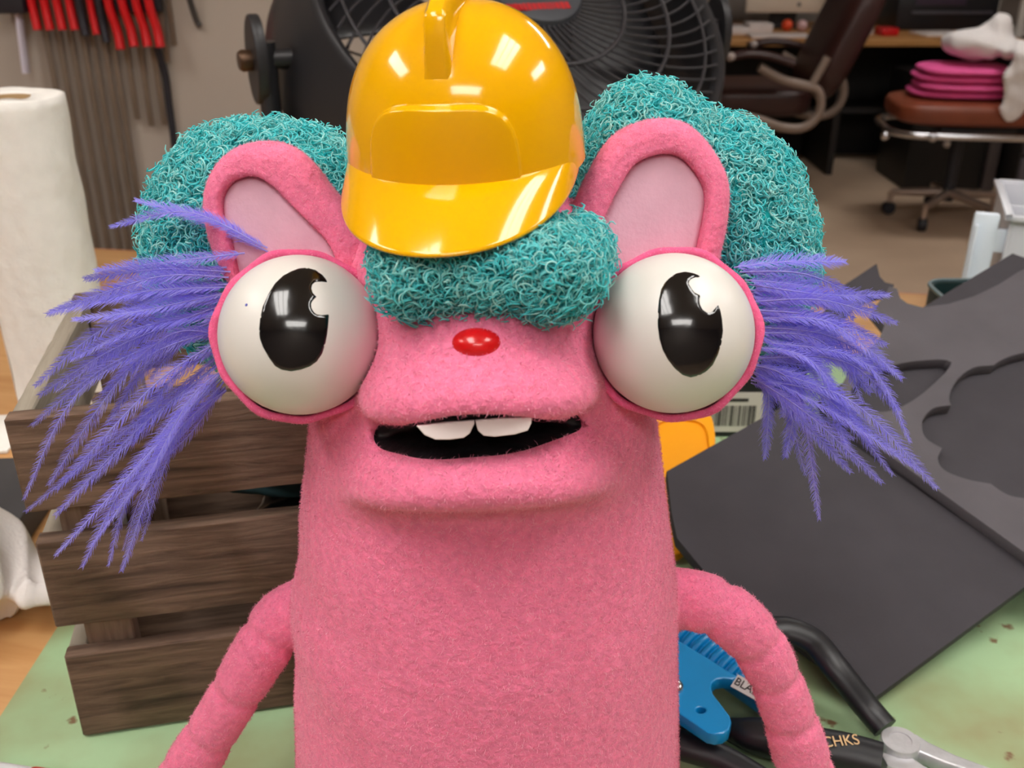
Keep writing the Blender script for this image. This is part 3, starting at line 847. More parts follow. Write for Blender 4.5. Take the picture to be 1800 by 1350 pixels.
bmesh.ops.recalc_face_normals(bm, faces=bm.faces)
link('crest', bm_mesh(bm, auto=42), m_hat, hat)

# ================================================================== CRATE
m_crate = wood_mat('crate_wood', S(132, 106, 88), S(66, 48, 38), 'X', 2.2, 0.85, 1.0, 5.0)
m_cratez = wood_mat('crate_post', S(150, 126, 106), S(100, 80, 66), 'Z', 1.0, 0.85, 0.6, 5.0)
m_cratey = wood_mat('crate_end', S(168, 158, 142), S(118, 106, 94), 'Y', 1.0, 0.85, 0.6, 5.0)
CA = math.radians(12.0); MC = T(-0.2893, 0.5017, 0) @ rot_z(CA)
crate = empty('wooden_crate', (-0.2893, 0.5017, 0), 'weathered slatted wooden crate standing behind the puppet', 'crate')
CL, CD, th_ = .325, .215, .0115
rows_z = [(0.0015, .0695), (.0925, .1575), (.1785, .2415)]
sag = [0.0, .002, -.0015]
def board(name, sx, sy, sz, M, material):
    bm = bmesh.new(); bmesh.ops.create_cube(bm, size=1); bmesh.ops.scale(bm, vec=(sx, sy, sz), verts=bm.verts)
    ln = 0 if sx > sy else 1
    es = [e for e in bm.edges if abs((e.verts[0].co-e.verts[1].co)[ln]) > max(sx, sy)*.5]
    bmesh.ops.subdivide_edges(bm, edges=es, cuts=14, use_grid_fill=True)
    bmesh.ops.bevel(bm, geom=[e for e in bm.edges if len(e.link_faces) == 2 and e.calc_face_angle(0) > .5], offset=.0012, segments=1, affect='EDGES')
    for v in bm.verts:
        v.co.z += rng.normal(0, .00022); v.co.y += rng.normal(0, .00018)
    return link(name, bm_mesh(bm, auto=40), material, crate, M)
for (z0, z1) in rows_z:
    zc, hz = (z0+z1)/2, z1-z0
    board('front_slat', CL+rng.normal(0, .001), th_, hz, MC @ T(CL/2, th_/2, zc), m_crate)
    board('back_slat', CL, th_, hz, MC @ T(CL/2, CD-th_/2, zc), m_crate)
for (z0, z1) in rows_z:
    zc, hz = (z0+z1)/2, z1-z0
    for x in (th_/2+.001, CL-th_/2-.001):
        board('end_slat', th_, CD-2*th_-.002, hz-.001, MC @ T(x, CD/2, zc-.0005), m_cratey)
for x in (th_+.0165, CL-th_-.0165):
    for y in (th_+.009, CD-th_-.009):
        board('corner_post', .030, .016, .226, MC @ T(x, y, .1145), m_cratez)
for k in range(5):
    board('floor_slat', CL-2*th_-.004, .034, .008, MC @ T(CL/2, th_+.02+k*.0375, .0065), m_crate)
# what lies in the crate
m_blackbag = mat('black_plastic_bag', S(28, 28, 32), 0.28, bump=0.6, bscale=40)
def crumple(name, c, r, material, parent=None, seed=0, amp=.25, freq=3.0, h=None, M=None):
    g = np.random.default_rng(seed); D = g.normal(size=(14, 3)); D /= np.linalg.norm(D, axis=1)[:, None]
    ph = g.uniform(0, 6.28, 14)
    n1, n2 = 48, 32; V = []; F = []
    for i in range(n2+1):
        a = math.pi*i/n2
        for j in range(n1):
            b = 2*math.pi*j/n1; d = np.array([math.sin(a)*math.cos(b), math.sin(a)*math.sin(b), math.cos(a)])
            k = 1+amp*sum(abs(math.sin(freq*(d@D[q])*2+ph[q]))-.6 for q in range(14))/7
            v = Vector((c[0]+r[0]*d[0]*k, c[1]+r[1]*d[1]*k, max(c[2]+r[2]*d[2]*k, c[2]-r[2]*.8)))
            V.append(M @ v if M else v)
    for i in range(n2):
        for j in range(n1):
            k = (j+1) % n1; F.append((i*n1+j, (i+1)*n1+j, (i+1)*n1+k, i*n1+k))
    return link(name, mesh(V, F), material, parent)
o = crumple('plastic_bag', (.19, .10, .062), (.085, .055, .062), m_blackbag, seed=4, amp=.3, M=MC)
tag(o, 'crumpled black plastic bag inside the wooden crate', 'bag')
m_block = wood_mat('pink_block', S(214, 158, 132), S(186, 126, 102), 'X', 1.0, 0.7, 0.2)
o = link('wood_block', box_mesh(.07, .045, .02, .002), m_block, None, MC @ T(.165, .075, .195) @ rot_z(.3) @ Matrix.Rotation(.25, 4, 'Y')); tag(o, 'small reddish wood block lying in the crate', 'wood block')
m_navy = mat('dark_teal_cloth', S(30, 62, 68), 0.8, bump=.5, bscale=60)
o = crumple('cloth', (.17, .12, .145), (.09, .06, .03), m_navy, seed=9, amp=.3, M=MC); tag(o, 'dark teal crumpled cloth inside the crate', 'cloth')

# ================================================================== PAPER TOWEL
m_paper = mat('paper_towel', S(240, 236, 230), 0.9, var=0.02, vscale=70, bump=0.9, bscale=75)
m_tube = mat('cardboard', S(196, 164, 120), 0.85)
tb = PY(78, 700, 1.0); tx, ty = -0.4955, 1.0
roll = empty('paper_towel_roll', (tx, ty, -.003), 'white paper towel roll standing behind the crate', 'paper towel')
TH, TR = .345, .052
V = []; F = []; prof = []
for r, z in [(TR-.001, 0), (TR, .002), (TR, TH*.5), (TR, TH-.003), (TR-.002, TH), (.03, TH-.001), (.0215, TH-.001), (.0215, .004)]: prof.append((r, z))
bm = bmesh.new(); seg = 72; zsn = 40; ring = []
for i in range(zsn+1):
    z = TH*i/zsn
    ring.append([bm.verts.new((tx+(TR+.0006*math.sin(j*.9+i*.4)+.0008*math.sin(i*.7+j*.15))*math.cos(6.2832*j/seg), ty+(TR+.0005*math.sin(j*1.3+i*.3))*math.sin(6.2832*j/seg), z-.003)) for j in range(seg)])
tops = []
for r, dz in ((.047, .001), (.036, -.001), (.0225, 0.0), (.0225, -.03)):
    tops.append([bm.verts.new((tx+r*math.cos(6.2832*j/seg), ty+r*math.sin(6.2832*j/seg), TH-.003+dz+.0012*math.sin(j*.35))) for j in range(seg)])
allr = ring+tops
for a, b in zip(allr[:-1], allr[1:]):
    for j in range(seg):
        k = (j+1) % seg; bm.faces.new((a[j], a[k], b[k], b[j]))
link('paper', bm_mesh(bm, smooth=True), m_paper, roll)
link('cardboard_core', lathe_mesh([(.0222, .003), (.0222, TH-.001), (.0208, TH-.001), (.0208, .003)], 40, T(tx, ty, -.003), cap=False), m_tube, roll)
# the loose last sheet, curling away from the roll
sh = []
for i in range(15):
    a = math.radians(200-i*7); rr_ = TR+.0012+.00012*i*i
    sh.append((tx+rr_*math.cos(a), ty+rr_*math.sin(a)))
V = []; F = []
for z in (0.0, TH*.35, TH*.7, TH-.01):
    for (x, y) in sh: V.append((x, y, z))
n_ = len(sh)
for i in range(3):
    for j in range(n_-1): F.append((i*n_+j, i*n_+j+1, (i+1)*n_+j+1, (i+1)*n_+j))
o = link('loose_sheet', mesh(V, F), m_paper, roll)
md = o.modifiers.new('thick', 'SOLIDIFY'); md.thickness = .0006

# ================================================================== LEFT OF THE CRATE
m_cloth = mat('white_cotton', S(236, 230, 228), 0.9, var=0.02, vscale=40, bump=0.3, bscale=300)
cl = PZ(20, 1110, 0)-np.array([.022, 0, 0])
g = np.random.default_rng(3)
def f_cloth(x, y, z):
    c = cl
    d = ell(x, y, z, (c[0]-.05, c[1]+.03, .04), (.085, .07, .055))
    d = smin(d, ell(x, y, z, (c[0]-.07, c[1]-.02, .02), (.06, .05, .03)), .02)
    d = smin(d, ell(x, y, z, (c[0]+.042, c[1]+.025, .03), (.04, .03, .016)), .02)
    d = d+.009*np.abs(np.sin(28*x+34*z+2.5*np.sin(26*y)))-.004+.004*np.abs(np.sin(60*y-50*z+20*x+2*np.sin(50*x)))
    return smax(d, -(z+.002), .003)
CVv, CFf = surface_nets(f_cloth, (cl[0]-.16, cl[1]-.1, -.004), (cl[0]+.11, cl[1]+.13, .11), .0035, 1)
tag(link('cloth', np_mesh(CVv, CFf), m_cloth), 'rumpled white cotton cloth bundle beside the crate', 'cloth')
m_slate = mat('dark_board', S(62, 60, 62), 0.7, var=.1, vscale=30)
q0 = PZ(0, 890, .02)
tag(box('dark_board', (q0[0]-.10, q0[1]+.01, .012), (.26, .13, .028), m_slate, rz=.06, bevel=.002), 'dark grey board lying left of the crate', 'board')
q1 = PZ(-20, 762, .0)
tag(box('paper_sheet', (q1[0]-.045, q1[1], -.0015), (.16, .085, .0028), m_paper, rz=.05, bevel=.0003), 'white paper lying on the bench behind the dark board', 'paper')
# marker in the corner
mk0 = PZ(-60, 1352, .009); mk1 = PZ(62, 1372, .009)
mark = empty('marker_pen', tuple(mk0*.5+mk1*.5), 'white marker pen with a red cap at the bench corner', 'marker')
dv = mk1-mk0; dv[2] = 0; L_ = np.linalg.norm(dv); dv /= L_
mk0[2] = mk1[2] = .0085
link('barrel', lathe_mesh([(.006, -.05), (.0078, -.048), (.0078, .045), (.0070, .046), (.0070, .05)], 28, axis_matrix(mk0, dv)), mat('marker_white', S(225, 225, 228), .35), mark)
link('cap', lathe_mesh([(.0082, .046), (.0085, .047), (.0085, .085), (.0075, .088), (.002, .0885)], 28, axis_matrix(mk0, dv)), mat('marker_red', S(214, 22, 34), .3), mark)

# ================================================================== FOAM SHEETS
m_foam = mat('black_foam', S(60, 57, 62), 0.78, var=0.07, vscale=26, bump=0.12, bscale=500, spec=.35)
B0 = PZ(1536, 1228, .016); R0 = PZ(1830, 1010, .044); L0 = PZ(1076, 882, .075)
nA_ = np.cross(R0-B0, L0-B0); nA_ /= np.linalg.norm(nA_)
if nA_[2] < 0: nA_ = -nA_
MA = axis_matrix(B0, nA_); MAi = MA.inverted()
m_foam_sheen = mat('foam_painted_sheen', S(86, 82, 87), 0.75, var=0.08, vscale=22, bump=0.12, bscale=500, spec=.35)  # glancing sheen on the cut-out sheet, painted as a lighter grey base colour
def sheet(name, px, holes, lift, thick, label, smooth_holes=True):
    o = B0+nA_*lift; M = axis_matrix(o, nA_); Mi = M.inverted()
    out = loc2(px, o, nA_, Mi)
    hs = [loc2(h, o, nA_, Mi) for h in holes]
    ob = link(name, plate_mesh(out, hs, thick, .0004, M), m_foam_sheen if holes else m_foam)
    return tag(ob, label, 'foam sheet')
def arcs(pts, n=6): return [tuple(p) for p in catmull(pts, n, True)]
TH_F = .0105
sheet('foam_sheet', [(1536, 1228), (1830, 1010), (1392, 705), (1172, 828), (1180, 900), (1190, 946), (1237, 1003)], [], 0.0, TH_F, 'plain black foam sheet sloping down to the green mat')
B_out = [(1502, 756), (1660, 870), (1830, 992), (1900, 1042), (1990, 960), (1990, 470), (1830, 460), (1791, 477), (1755, 500), (1711, 521), (1667, 534), (1622, 540), (1595, 533), (1583, 524), (1577, 507), (1564, 503), (1552, 522), (1533, 546), (1555, 572), (1545, 596), (1500, 640), (1472, 690), (1486, 735)]
leaf = arcs([(1672, 636), (1615, 634), (1560, 645), (1515, 665), (1496, 690), (1512, 714), (1550, 724), (1590, 712), (1635, 680)], 4)
def lobes(segs):
    out = []
    for s in segs:
        c = catmull(s, 5); out += [tuple(p) for p in c[:-1]]
    return out
cloud = lobes([[(1920, 604), (1850, 610), (1790, 622), (1762, 632), (1747, 642)], [(1747, 642), (1712, 646), (1684, 666), (1669, 695), (1672, 712)],
               [(1672, 712), (1640, 718), (1621, 742), (1628, 770), (1657, 788)], [(1657, 788), (1649, 806), (1660, 826), (1700, 842), (1742, 850)],
               [(1742, 850), (1765, 866), (1790, 874), (1850, 880), (1920, 895)], [(1920, 895), (1940, 800), (1940, 700), (1920, 604)]])
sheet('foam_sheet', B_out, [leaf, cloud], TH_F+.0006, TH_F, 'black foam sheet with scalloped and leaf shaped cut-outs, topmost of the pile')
sheet('foam_sheet', [(1440, 700), (1660, 556), (1980, 560), (1980, 1030), (1838, 1011), (1600, 846), (1460, 748)], [], -.0004, TH_F, 'plain black foam sheet seen through the scalloped cut-out')
sheet('foam_sheet', [(1600, 600), (1622, 540), (1780, 445), (1930, 500), (1960, 700), (1700, 700)], [], -TH_F-.0012, TH_F, 'black foam sheet whose corner points up below the white bin')
sheet('foam_sheet', [(1440, 560), (1470, 510), (1541, 463), (1547, 486), (1556, 496), (1572, 500), (1566, 510), (1530, 518), (1505, 532), (1480, 560), (1470, 600), (1450, 610)], [], -TH_F-.0012, TH_F, 'pointed black foam offcut behind the purple feathers')

# ================================================================== THINGS BEHIND THE FOAM
m_yel = mat('orange_plastic', S(244, 160, 6), 0.4)
yb = PZ(1200, 985, 0.0)
yo = np.array([.205, .86, 0])
# a rounded yellow plastic scoop standing on its edge
yy = empty('yellow_scoop', (.175, .80, 0), 'rounded yellow plastic scoop between puppet and foam sheet', 'scoop')
_a, _b = PY(1215, 740, .84), PZ(1195, 985, .010)
ypo = _b; ypn = np.cross(np.array([1.0, 0, 0]), _a-_b); ypn /= np.linalg.norm(ypn)
MYM = axis_matrix(ypo, ypn); MYi = MYM.inverted()
yout = catmull(loc2([(1150, 725), (1235, 722), (1256, 765), (1250, 830), (1228, 900), (1206, 966), (1175, 975), (1130, 930), (1115, 820)], ypo, ypn, MYi), 6, True)
link('blade', plate_mesh(yout, [], .010, .003, MYM), m_yel, yy)
yc_ = yout.mean(0); yin = [tuple(yc_+(p-yc_)*.8) for p in yout]
link('raised_rim', plate_mesh(yout*1.0, [yin], .004, .0012, MYM @ T(0, 0, .0035)), m_yel, yy)
# boxed item with a barcode label
m_blk = mat('black_card', S(26, 26, 28), 0.6)
bx = PY(1285, 725, .93)
barb = empty('barcode_box', (bx[0], .955, 0), 'black box with a white barcode label behind the foam', 'box')
box('box_body', (bx[0]+.01, .956, .065), (.13, .05, .135), m_blk, barb, bevel=.002)
ml = mat('label_white', S(206, 198, 188), .6)
lab = box('label', (bx[0]+.004, .9305, bx[2]), (.072, .0008, .046), ml, barb)
mi = mat('ink', S(46, 42, 40), .7)
bm = bmesh.new(); x = bx[0]-.022; gg = np.random.default_rng(5)
while x < bx[0]+.026:
    w = gg.choice([.0006, .0011, .0019]); 
    bmesh.ops.create_cube(bm, size=1, matrix=T(x+w/2, .9299, bx[2]-.004) @ Matrix.Diagonal((w, .0004, .024, 1))); x += w+gg.choice([.0006, .001, .0015])
link('barcode', bm_mesh(bm), mi, lab)
box('print_line', (bx[0]+.002, .9299, bx[2]+.0145), (.030, .0004, .0036), mi, lab)
# pale storage bin and its latch
m_bin = mat('bin_plastic', S(206, 208, 216), 0.35, spec=.4)
binn = empty('storage_bin', (.66, 1.06, -.003), 'pale grey plastic bin at the right end of the bench', 'bin')
MBn = T(.622, 1.20, 0) @ rot_z(math.radians(-20)); BW, BD, bz = .24, .19, .165
binn.location = (.71, 1.245, -.003)
def bpart(name, c, sz, material, parent=None, bevel=.0008): return link(name, box_mesh(sz[0], sz[1], sz[2], bevel), material, parent or binn, MBn @ T(*c))
for x in (0, BW): bpart('side', (x, BD/2, bz/2), (.004, BD+.004, bz), m_bin)
for y in (0, BD): bpart('end', (BW/2, y, bz/2), (BW-.004, .004, bz), m_bin)
bpart('base', (BW/2, BD/2, .0005), (BW-.004, BD-.004, .005), m_bin)
for x in (-.005, BW+.005): bpart('rim', (x, BD/2, bz-.001), (.008, BD+.018, .007), m_bin)
for y in (-.005, BD+.005): bpart('rim', (BW/2, y, bz-.001), (BW+.018, .008, .007), m_bin)
bpart('divider', (BW/2, BD*.42, bz-.03), (BW-.005, .004, .05), m_bin)
m_latch = mat('latch_white', S(222, 232, 244), .4)
bpart('latch', (-.028, .012, .085), (.030, .012, .158), m_latch, bevel=.003)
bpart('latch_rib', (-.038, .003, .085), (.004, .007, .13), m_latch, bevel=.0015)
bpart('latch_arm', (-.010, .012, .13), (.022, .010, .03), m_latch, bevel=.002)
tag(link('dark_case', box_mesh(.2, .075, .11, .006), mat('navy_case', S(30, 34, 46), .4), None, MBn @ T(BW/2, BD*.73, .062)), 'dark navy case lying inside the pale bin', 'case')
# dark green rounded tray
tr_o = np.array([.553, 1.105, 0])
tray = empty('tray', (tr_o[0], tr_o[1], -.003), 'dark green rounded tray behind the foam pile', 'tray')
m_tray = mat('tray_green', S(24, 44, 44), .3, coat=.3)
def rrect(w, h, r, n=8):
    out = []
    for cx_, cy_, a0 in ((w/2-r, h/2-r, 0), (-w/2+r, h/2-r, 90), (-w/2+r, -h/2+r, 180), (w/2-r, -h/2+r, 270)):
        for k in range(n+1):
            a = math.radians(a0+90*k/n); out.append((cx_+r*math.cos(a), cy_+r*math.sin(a)))
    return out
Mtr = T(tr_o[0], tr_o[1], .098)
link('tray_wall', plate_mesh(rrect(.10, .09, .025), [rrect(.09, .08, .02)], .098, .001, Mtr), m_tray, tray)
link('tray_base', plate_mesh(rrect(.094, .084, .022), [], .004, .001, T(tr_o[0], tr_o[1], .003)), m_tray, tray)
link('tray_lip', plate_mesh(rrect(.105, .095, .028), [rrect(.096, .086, .023)], .004, .0012, T(tr_o[0], tr_o[1], .1015)), mat('lip_grey', S(90, 108, 112), .3), tray)
tq = PZ(1800, 862, .005)
tag(box('teal_strip', (tq[0]+.02, tq[1], .004), (.09, .02, .007), mat('teal_plastic', S(20, 110, 124), .4), rz=.2, bevel=.002), 'teal plastic strip under the foam pile', 'strip')

# ================================================================== TOOLS ON THE MAT
m_blue = mat('blue_plastic', S(0, 134, 200), 0.35, var=.03, vscale=30, coat=.15)
m_chrome = mat('chrome', S(210, 210, 214), 0.18, 1.0, bump=.05, bscale=200)
m_steel = mat('plier_steel', S(206, 206, 210), 0.42, 0.6, var=.12, vscale=60, bump=.15, bscale=300)
m_grip = mat('black_grip', S(24, 24, 29), 0.42, spec=.5)
# blue ratchet cutter: flat body plate raised above the mat on its ribbed handle
zb = .036
cut = empty('tube_cutter', tuple(PZ(1230, 1230, 0)), 'blue ribbed tube cutter lying behind the right arm', 'cutter')
bo = np.array([0, 0, zb]); bn = np.array([0, 0, 1.0])
def pl2(px, z): return np.array([tuple(PZ(x, y, z)[:2]) for x, y in px])
s14 = 280/1400
def zq(pts): return [(1160+x*s14, 1080+y*s14) for x, y in pts]
plate = zq([(-160, 40), (110, 190), (270, 290), (420, 380), (600, 495), (690, 545), (640, 570), (560, 560), (500, 570), (462, 600), (450, 640), (470, 700), (540, 790), (615, 890), (630, 940), (610, 1010), (560, 1045), (490, 1055), (420, 1040), (300, 960), (110, 830), (-120, 690), (-220, 400)])
hole = zq([(360+42*math.cos(a), 840+26*math.sin(a)) for a in np.linspace(0, 2*math.pi, 20, endpoint=False)])
po = pl2(plate, zb); ho = pl2(hole, zb)
link('body_plate', plate_mesh(po, [ho], .0095, .0012, T(0, 0, zb)), m_blue, cut)
# ribbed handle underneath, running along the plate's upper edge
a0 = PZ(1150, 1085, .026); a1 = PZ(1365, 1235, .026)
hd = a1-a0; hl = float(np.linalg.norm(hd)); hd /= hl
pr = np.array([-hd[1], hd[0], 0])
link('handle_core', tube_mesh([a0+pr*.006+np.array([0, 0, -.006]), a1+pr*.006+np.array([0, 0, -.006])], .0135, 20), m_blue, cut)
for k in range(14):
    c = a0+hd*(hl*(k+.5)/14)
    path = [c+pr*(-.009)+np.array([0, 0, -.001]), c+pr*.0+hd*.001+np.array([0, 0, .0065]), c+pr*.012+hd*.002+np.array([0, 0, .007]), c+pr*.022+hd*.003+np.array([0, 0, -.004])]
    tube('grip_rib', catmull(path, 4), .0030, m_blue, cut, 10)
bp = PZ(1186, 1208, zb)
bt = link('bolt', lathe_mesh([(.0001, .0042), (.003, .004), (.0052, .003), (.006, .0012), (.0062, -.001)], 24, T(bp[0], bp[1], zb)), m_chrome, cut)
# sticker with the word on it
so = PZ(1312, 1208, .034); se = PZ(1352, 1230, .034); sa = math.atan2(se[1]-so[1], se[0]-so[0])
Ms = T(*so) @ rot_z(sa) @ Matrix.Rotation(math.radians(28), 4, 'X')
st = link('sticker', box_mesh(.0245, .0098, .0012), mat('sticker_white', S(206, 204, 202), .5), cut, Ms @ T(.003, 0, 0))
link('sticker_text', text_mesh('BLADE', .0078, Ms @ T(.003, 0, .0008)), mi, st)
# needle-nose pliers with black grips
pz = .012
pliers = empty('needle_nose_pliers', tuple(PZ(1584, 1308, 0)), 'needle-nose pliers with black grips at the bottom right', 'pliers')
pv = PZ(1582, 1306, pz)
_zf = lambda x, y: PP(x, y, B0, nA_)[2]+.0128
up = [PZ(1556, 1280, pz), PZ(1524, 1243, .018), PZ(1470, 1175, _zf(1470, 1175)), PZ(1430, 1128, _zf(1430, 1128)), PZ(1385, 1108, _zf(1385, 1108)), PZ(1350, 1112, _zf(1350, 1112)), PZ(1334, 1120, _zf(1334, 1120)-.001)]
tube('grip', catmull(up, 8), np.linspace(.0098, .0112, 49), m_grip, pliers, 16, 0.75)
lw = [PZ(x, y, z) for x, y, z in ((1548, 1340, .0145), (1480, 1322, .0145), (1400, 1308, .0145), (1325, 1293, .014), (1297, 1286, .012), (1274, 1279, .009))]
gl = tube('grip', catmull(lw, 8), np.concatenate([np.linspace(.0132, .0138, 20), np.linspace(.0138, .0070, 21)]), m_grip, pliers, 16, 0.9)
gold = mat('gold_print', S(214, 176, 122), .5)
tp = PZ(1478, 1303, .0272); td = PZ(1530, 1300, .0215)-PZ(1440, 1308, .0215); ta = math.atan2(td[1], td[0])
Mg = T(*tp) @ rot_z(ta) @ Matrix.Rotation(math.radians(24), 4, 'X')
link('grip_text', text_mesh('CHKS', .0095, Mg), gold, gl)
hub = lathe_mesh([(.0125, -.009), (.0125, .0015), (.0118, .0028), (.0072, .0028), (.0070, .0021), (.0001, .0021)], 40, T(pv[0], pv[1], pz))
link('pivot', hub, m_steel, pliers)
def jaw(pts, z):
    px = pl2(pts, z); return link('jaw', plate_mesh(px, [], .010, .0016, T(0, 0, z)), m_steel, pliers)
jaw([(1558, 1290), (1585, 1283), (1612, 1290), (1632, 1303), (1680, 1326), (1750, 1352), (1860, 1395), (1855, 1402), (1740, 1366), (1660, 1340), (1608, 1318), (1590, 1330), (1556, 1312)], pz+.001)
jaw([(1545, 1318), (1580, 1330), (1600, 1328), (1625, 1345), (1700, 1385), (1800, 1430), (1795, 1440), (1690, 1400), (1600, 1362), (1560, 1345)], pz-.0012)
# another black handle at the bottom edge
hn = [PZ(x, y, z) for x, y, z in ((1150, 1292, .012), (1200, 1310, .012), (1260, 1330, .011), (1320, 1362, .010), (1380, 1400, .009))]
oth = empty('side_cutters', tuple(PZ(1230, 1330, 0)), 'black handled side cutters below the blue cutter', 'cutters')
tube('handle', catmull(hn, 8), np.linspace(.011, .009, 33), m_grip, oth, 16, .85)
hn2 = [PZ(x, y, z) for x, y, z in ((1160, 1305, .006), (1200, 1285, .012), (1222, 1292, .012), (1245, 1318, .008))]
tube('spring_arm', catmull(hn2, 6), .0035, mat('burnished', S(70, 56, 50), .4, .6), oth, 10)

# ================================================================== FAN ON THE BENCH
m_fan = mat('fan_black', S(38, 37, 40), 0.42, spec=.5, bump=.03, bscale=300)
m_grille = mat('fan_grille', S(52, 50, 54), 0.4)
m_hub = mat('fan_hub', S(58, 60, 66), 0.5)
fa, fb, FR_ = .473, .887, .2735
fn_ = np.array([math.sin(fa)*math.cos(fb), -math.cos(fa)*math.cos(fb), math.sin(fb)])
fc = np.array([.0189, 1.35, .4012])
MF = axis_matrix(fc, fn_)
fan = empty('drum_fan', (fc[0]-.05, fc[1]+.03, -.003), 'black high velocity drum fan tilted up behind the hard hat', 'fan')
# drum: rim lip at z = 0, body running back
dr = [(FR_-.012, -.004), (FR_-.006, .004), (FR_, .006), (FR_+.004, .002), (FR_+.006, -.006), (FR_+.016, -.03), (FR_+.034, -.08), (FR_+.042, -.125), (FR_+.015, -.165), (FR_-.03, -.175), (FR_-.04, -.172), (FR_-.012, -.15), (FR_-.006, -.1), (FR_-.008, -.04), (FR_-.012, -.004)]
link('drum', lathe_mesh(dr, 120, MF, cap=False), m_fan, fan)
def ring_path(r, z, n=96, wob=0): return [MF @ Vector((r*math.cos(a), r*math.sin(a), z)) for a in np.linspace(0, 2*math.pi, n)]
def gz(r): return .004+.022*(1-(r/FR_)**2)
for r, w in ((.06, .0028), (.125, .0028), (.19, .0028), (.245, .0022)):
    link('grille_ring', tube_mesh([tuple(v) for v in ring_path(r, gz(r)+.001)], w, 8, caps=False), m_grille, fan)
nS_ = 60
sp0 = None
for k in range(nS_):
    a0_ = 2*math.pi*k/nS_
    path = []
    for q in np.linspace(0, 1, 14):
        r = .055+(FR_-.01-.055)*q; a = a0_+.75*q**1.0
        path.append(tuple(Vector((r*math.cos(a-a0_), r*math.sin(a-a0_), gz(r)))))
    if sp0 is None:
        sp0 = tube_mesh(path, .0017, 6)
    link('grille_wire', sp0, m_grille, fan, MF @ Matrix.Rotation(a0_, 4, 'Z'))
link('hub_badge', lathe_mesh([(.0001, .034), (.05, .034), (.062, .031), (.066, .024), (.066, .018)], 64, MF), m_hub, fan)
redp = mat('red_print', S(176, 22, 28), .5)
hub_t = MF @ T(-.012, -.040, .0335)
bm = bmesh.new(); x = -.043; gg = np.random.default_rng(2)
while x < .04:                                   # worn red print, too blurred to read
    w = gg.choice([.003, .0045, .006]); hgt_ = gg.choice([.0105, .0115])
    bmesh.ops.create_cube(bm, size=1, matrix=hub_t @ T(x+w/2, 0, 0) @ Matrix.Diagonal((w, hgt_, .0012, 1))); x += w+.0011
link('badge_print', bm_mesh(bm), redp, fan)
link('motor', lathe_mesh([(.0001, -.02), (.05, -.02), (.075, -.035), (.08, -.06), (.08, -.14), (.06, -.17), (.0001, -.17)], 48, MF), m_fan, fan)
for k in range(5):
    V = []; F = []; nn_ = 10
    for i in range(nn_):
        r = .055+.195*i/(nn_-1); hw = math.radians(30-8*i/(nn_-1)); pit = .03
        for j in range(7):
            t = -1+2*j/6; a = 2*math.pi*k/5+hw*t+.25*(i/(nn_-1)); V.append(MF @ Vector((r*math.cos(a), r*math.sin(a), -.075+pit*t)))
    for i in range(nn_-1):
        for j in range(6): F.append((i*7+j, i*7+j+1, (i+1)*7+j+1, (i+1)*7+j))
    o = link('blade', mesh(V, F), m_fan, fan); md = o.modifiers.new('thick', 'SOLIDIFY'); md.thickness = .003
# rear guard
for r in (.09, .15, .21):
    link('rear_ring', tube_mesh([tuple(v) for v in ring_path(r, -.172)], .0025, 6, caps=False), m_grille, fan)
for k in range(24):
    a = 2*math.pi*k/24
    link('rear_wire', tube_mesh([tuple(MF @ Vector((r*math.cos(a), r*math.sin(a), -.172))) for r in (.05, .12, .24)], .0018, 6), m_grille, fan)
# yoke stand: two arms with oval pivot plates, a floor tube
pvl = np.array(PY(458, 150, 1.27))
fu = np.array([-math.cos(fa), -math.sin(fa), 0.0])
mid = fc-fn_*.07
hgt = mid[2]
reach = float(np.dot(pvl-mid, fu)); reach = FR_+.056
for sgn in (1, -1):
    top = mid+fu*reach*sgn
    foot = np.array([top[0], top[1], .012])
    Mo = axis_matrix(top, fu*sgn)
    ov = [(.03*math.cos(a), .052*math.sin(a)) for a in np.linspace(0, 2*math.pi, 40, endpoint=False)]
    arm = tube('yoke_arm', [tuple(top+np.array([0, 0, .02])), tuple(top+np.array([0, 0, -.15])), tuple(foot)], .02, m_fan, fan, 14, .6)
    link('pivot_plate', plate_mesh(ov, [], .014, .003, Mo @ T(0, 0, .018)), m_fan, fan)
    link('pivot_knob', lathe_mesh([(.012, .0), (.013, .012), (.010, .016), (.0001, .016)], 24, Mo @ T(0, 0, .017)), mat('bronze_knob', S(88, 66, 50), .4, .7), fan)
    tube('pivot_pin', [tuple(top), tuple(mid+fu*(FR_+.008)*sgn)], .012, m_fan, fan, 12)
    fx = np.array([fu[1], -fu[0], 0])
    tube('foot', [tuple(foot+fx*.17), tuple(foot-fx*.17)], .013, m_fan, fan, 12)
tube('cross_tube', [tuple(mid*np.array([1, 1, 0])+fu*reach+fx*.15+np.array([0, 0, .012])), tuple(mid*np.array([1, 1, 0])-fu*reach+fx*.15+np.array([0, 0, .012]))], .012, m_fan, fan, 12)

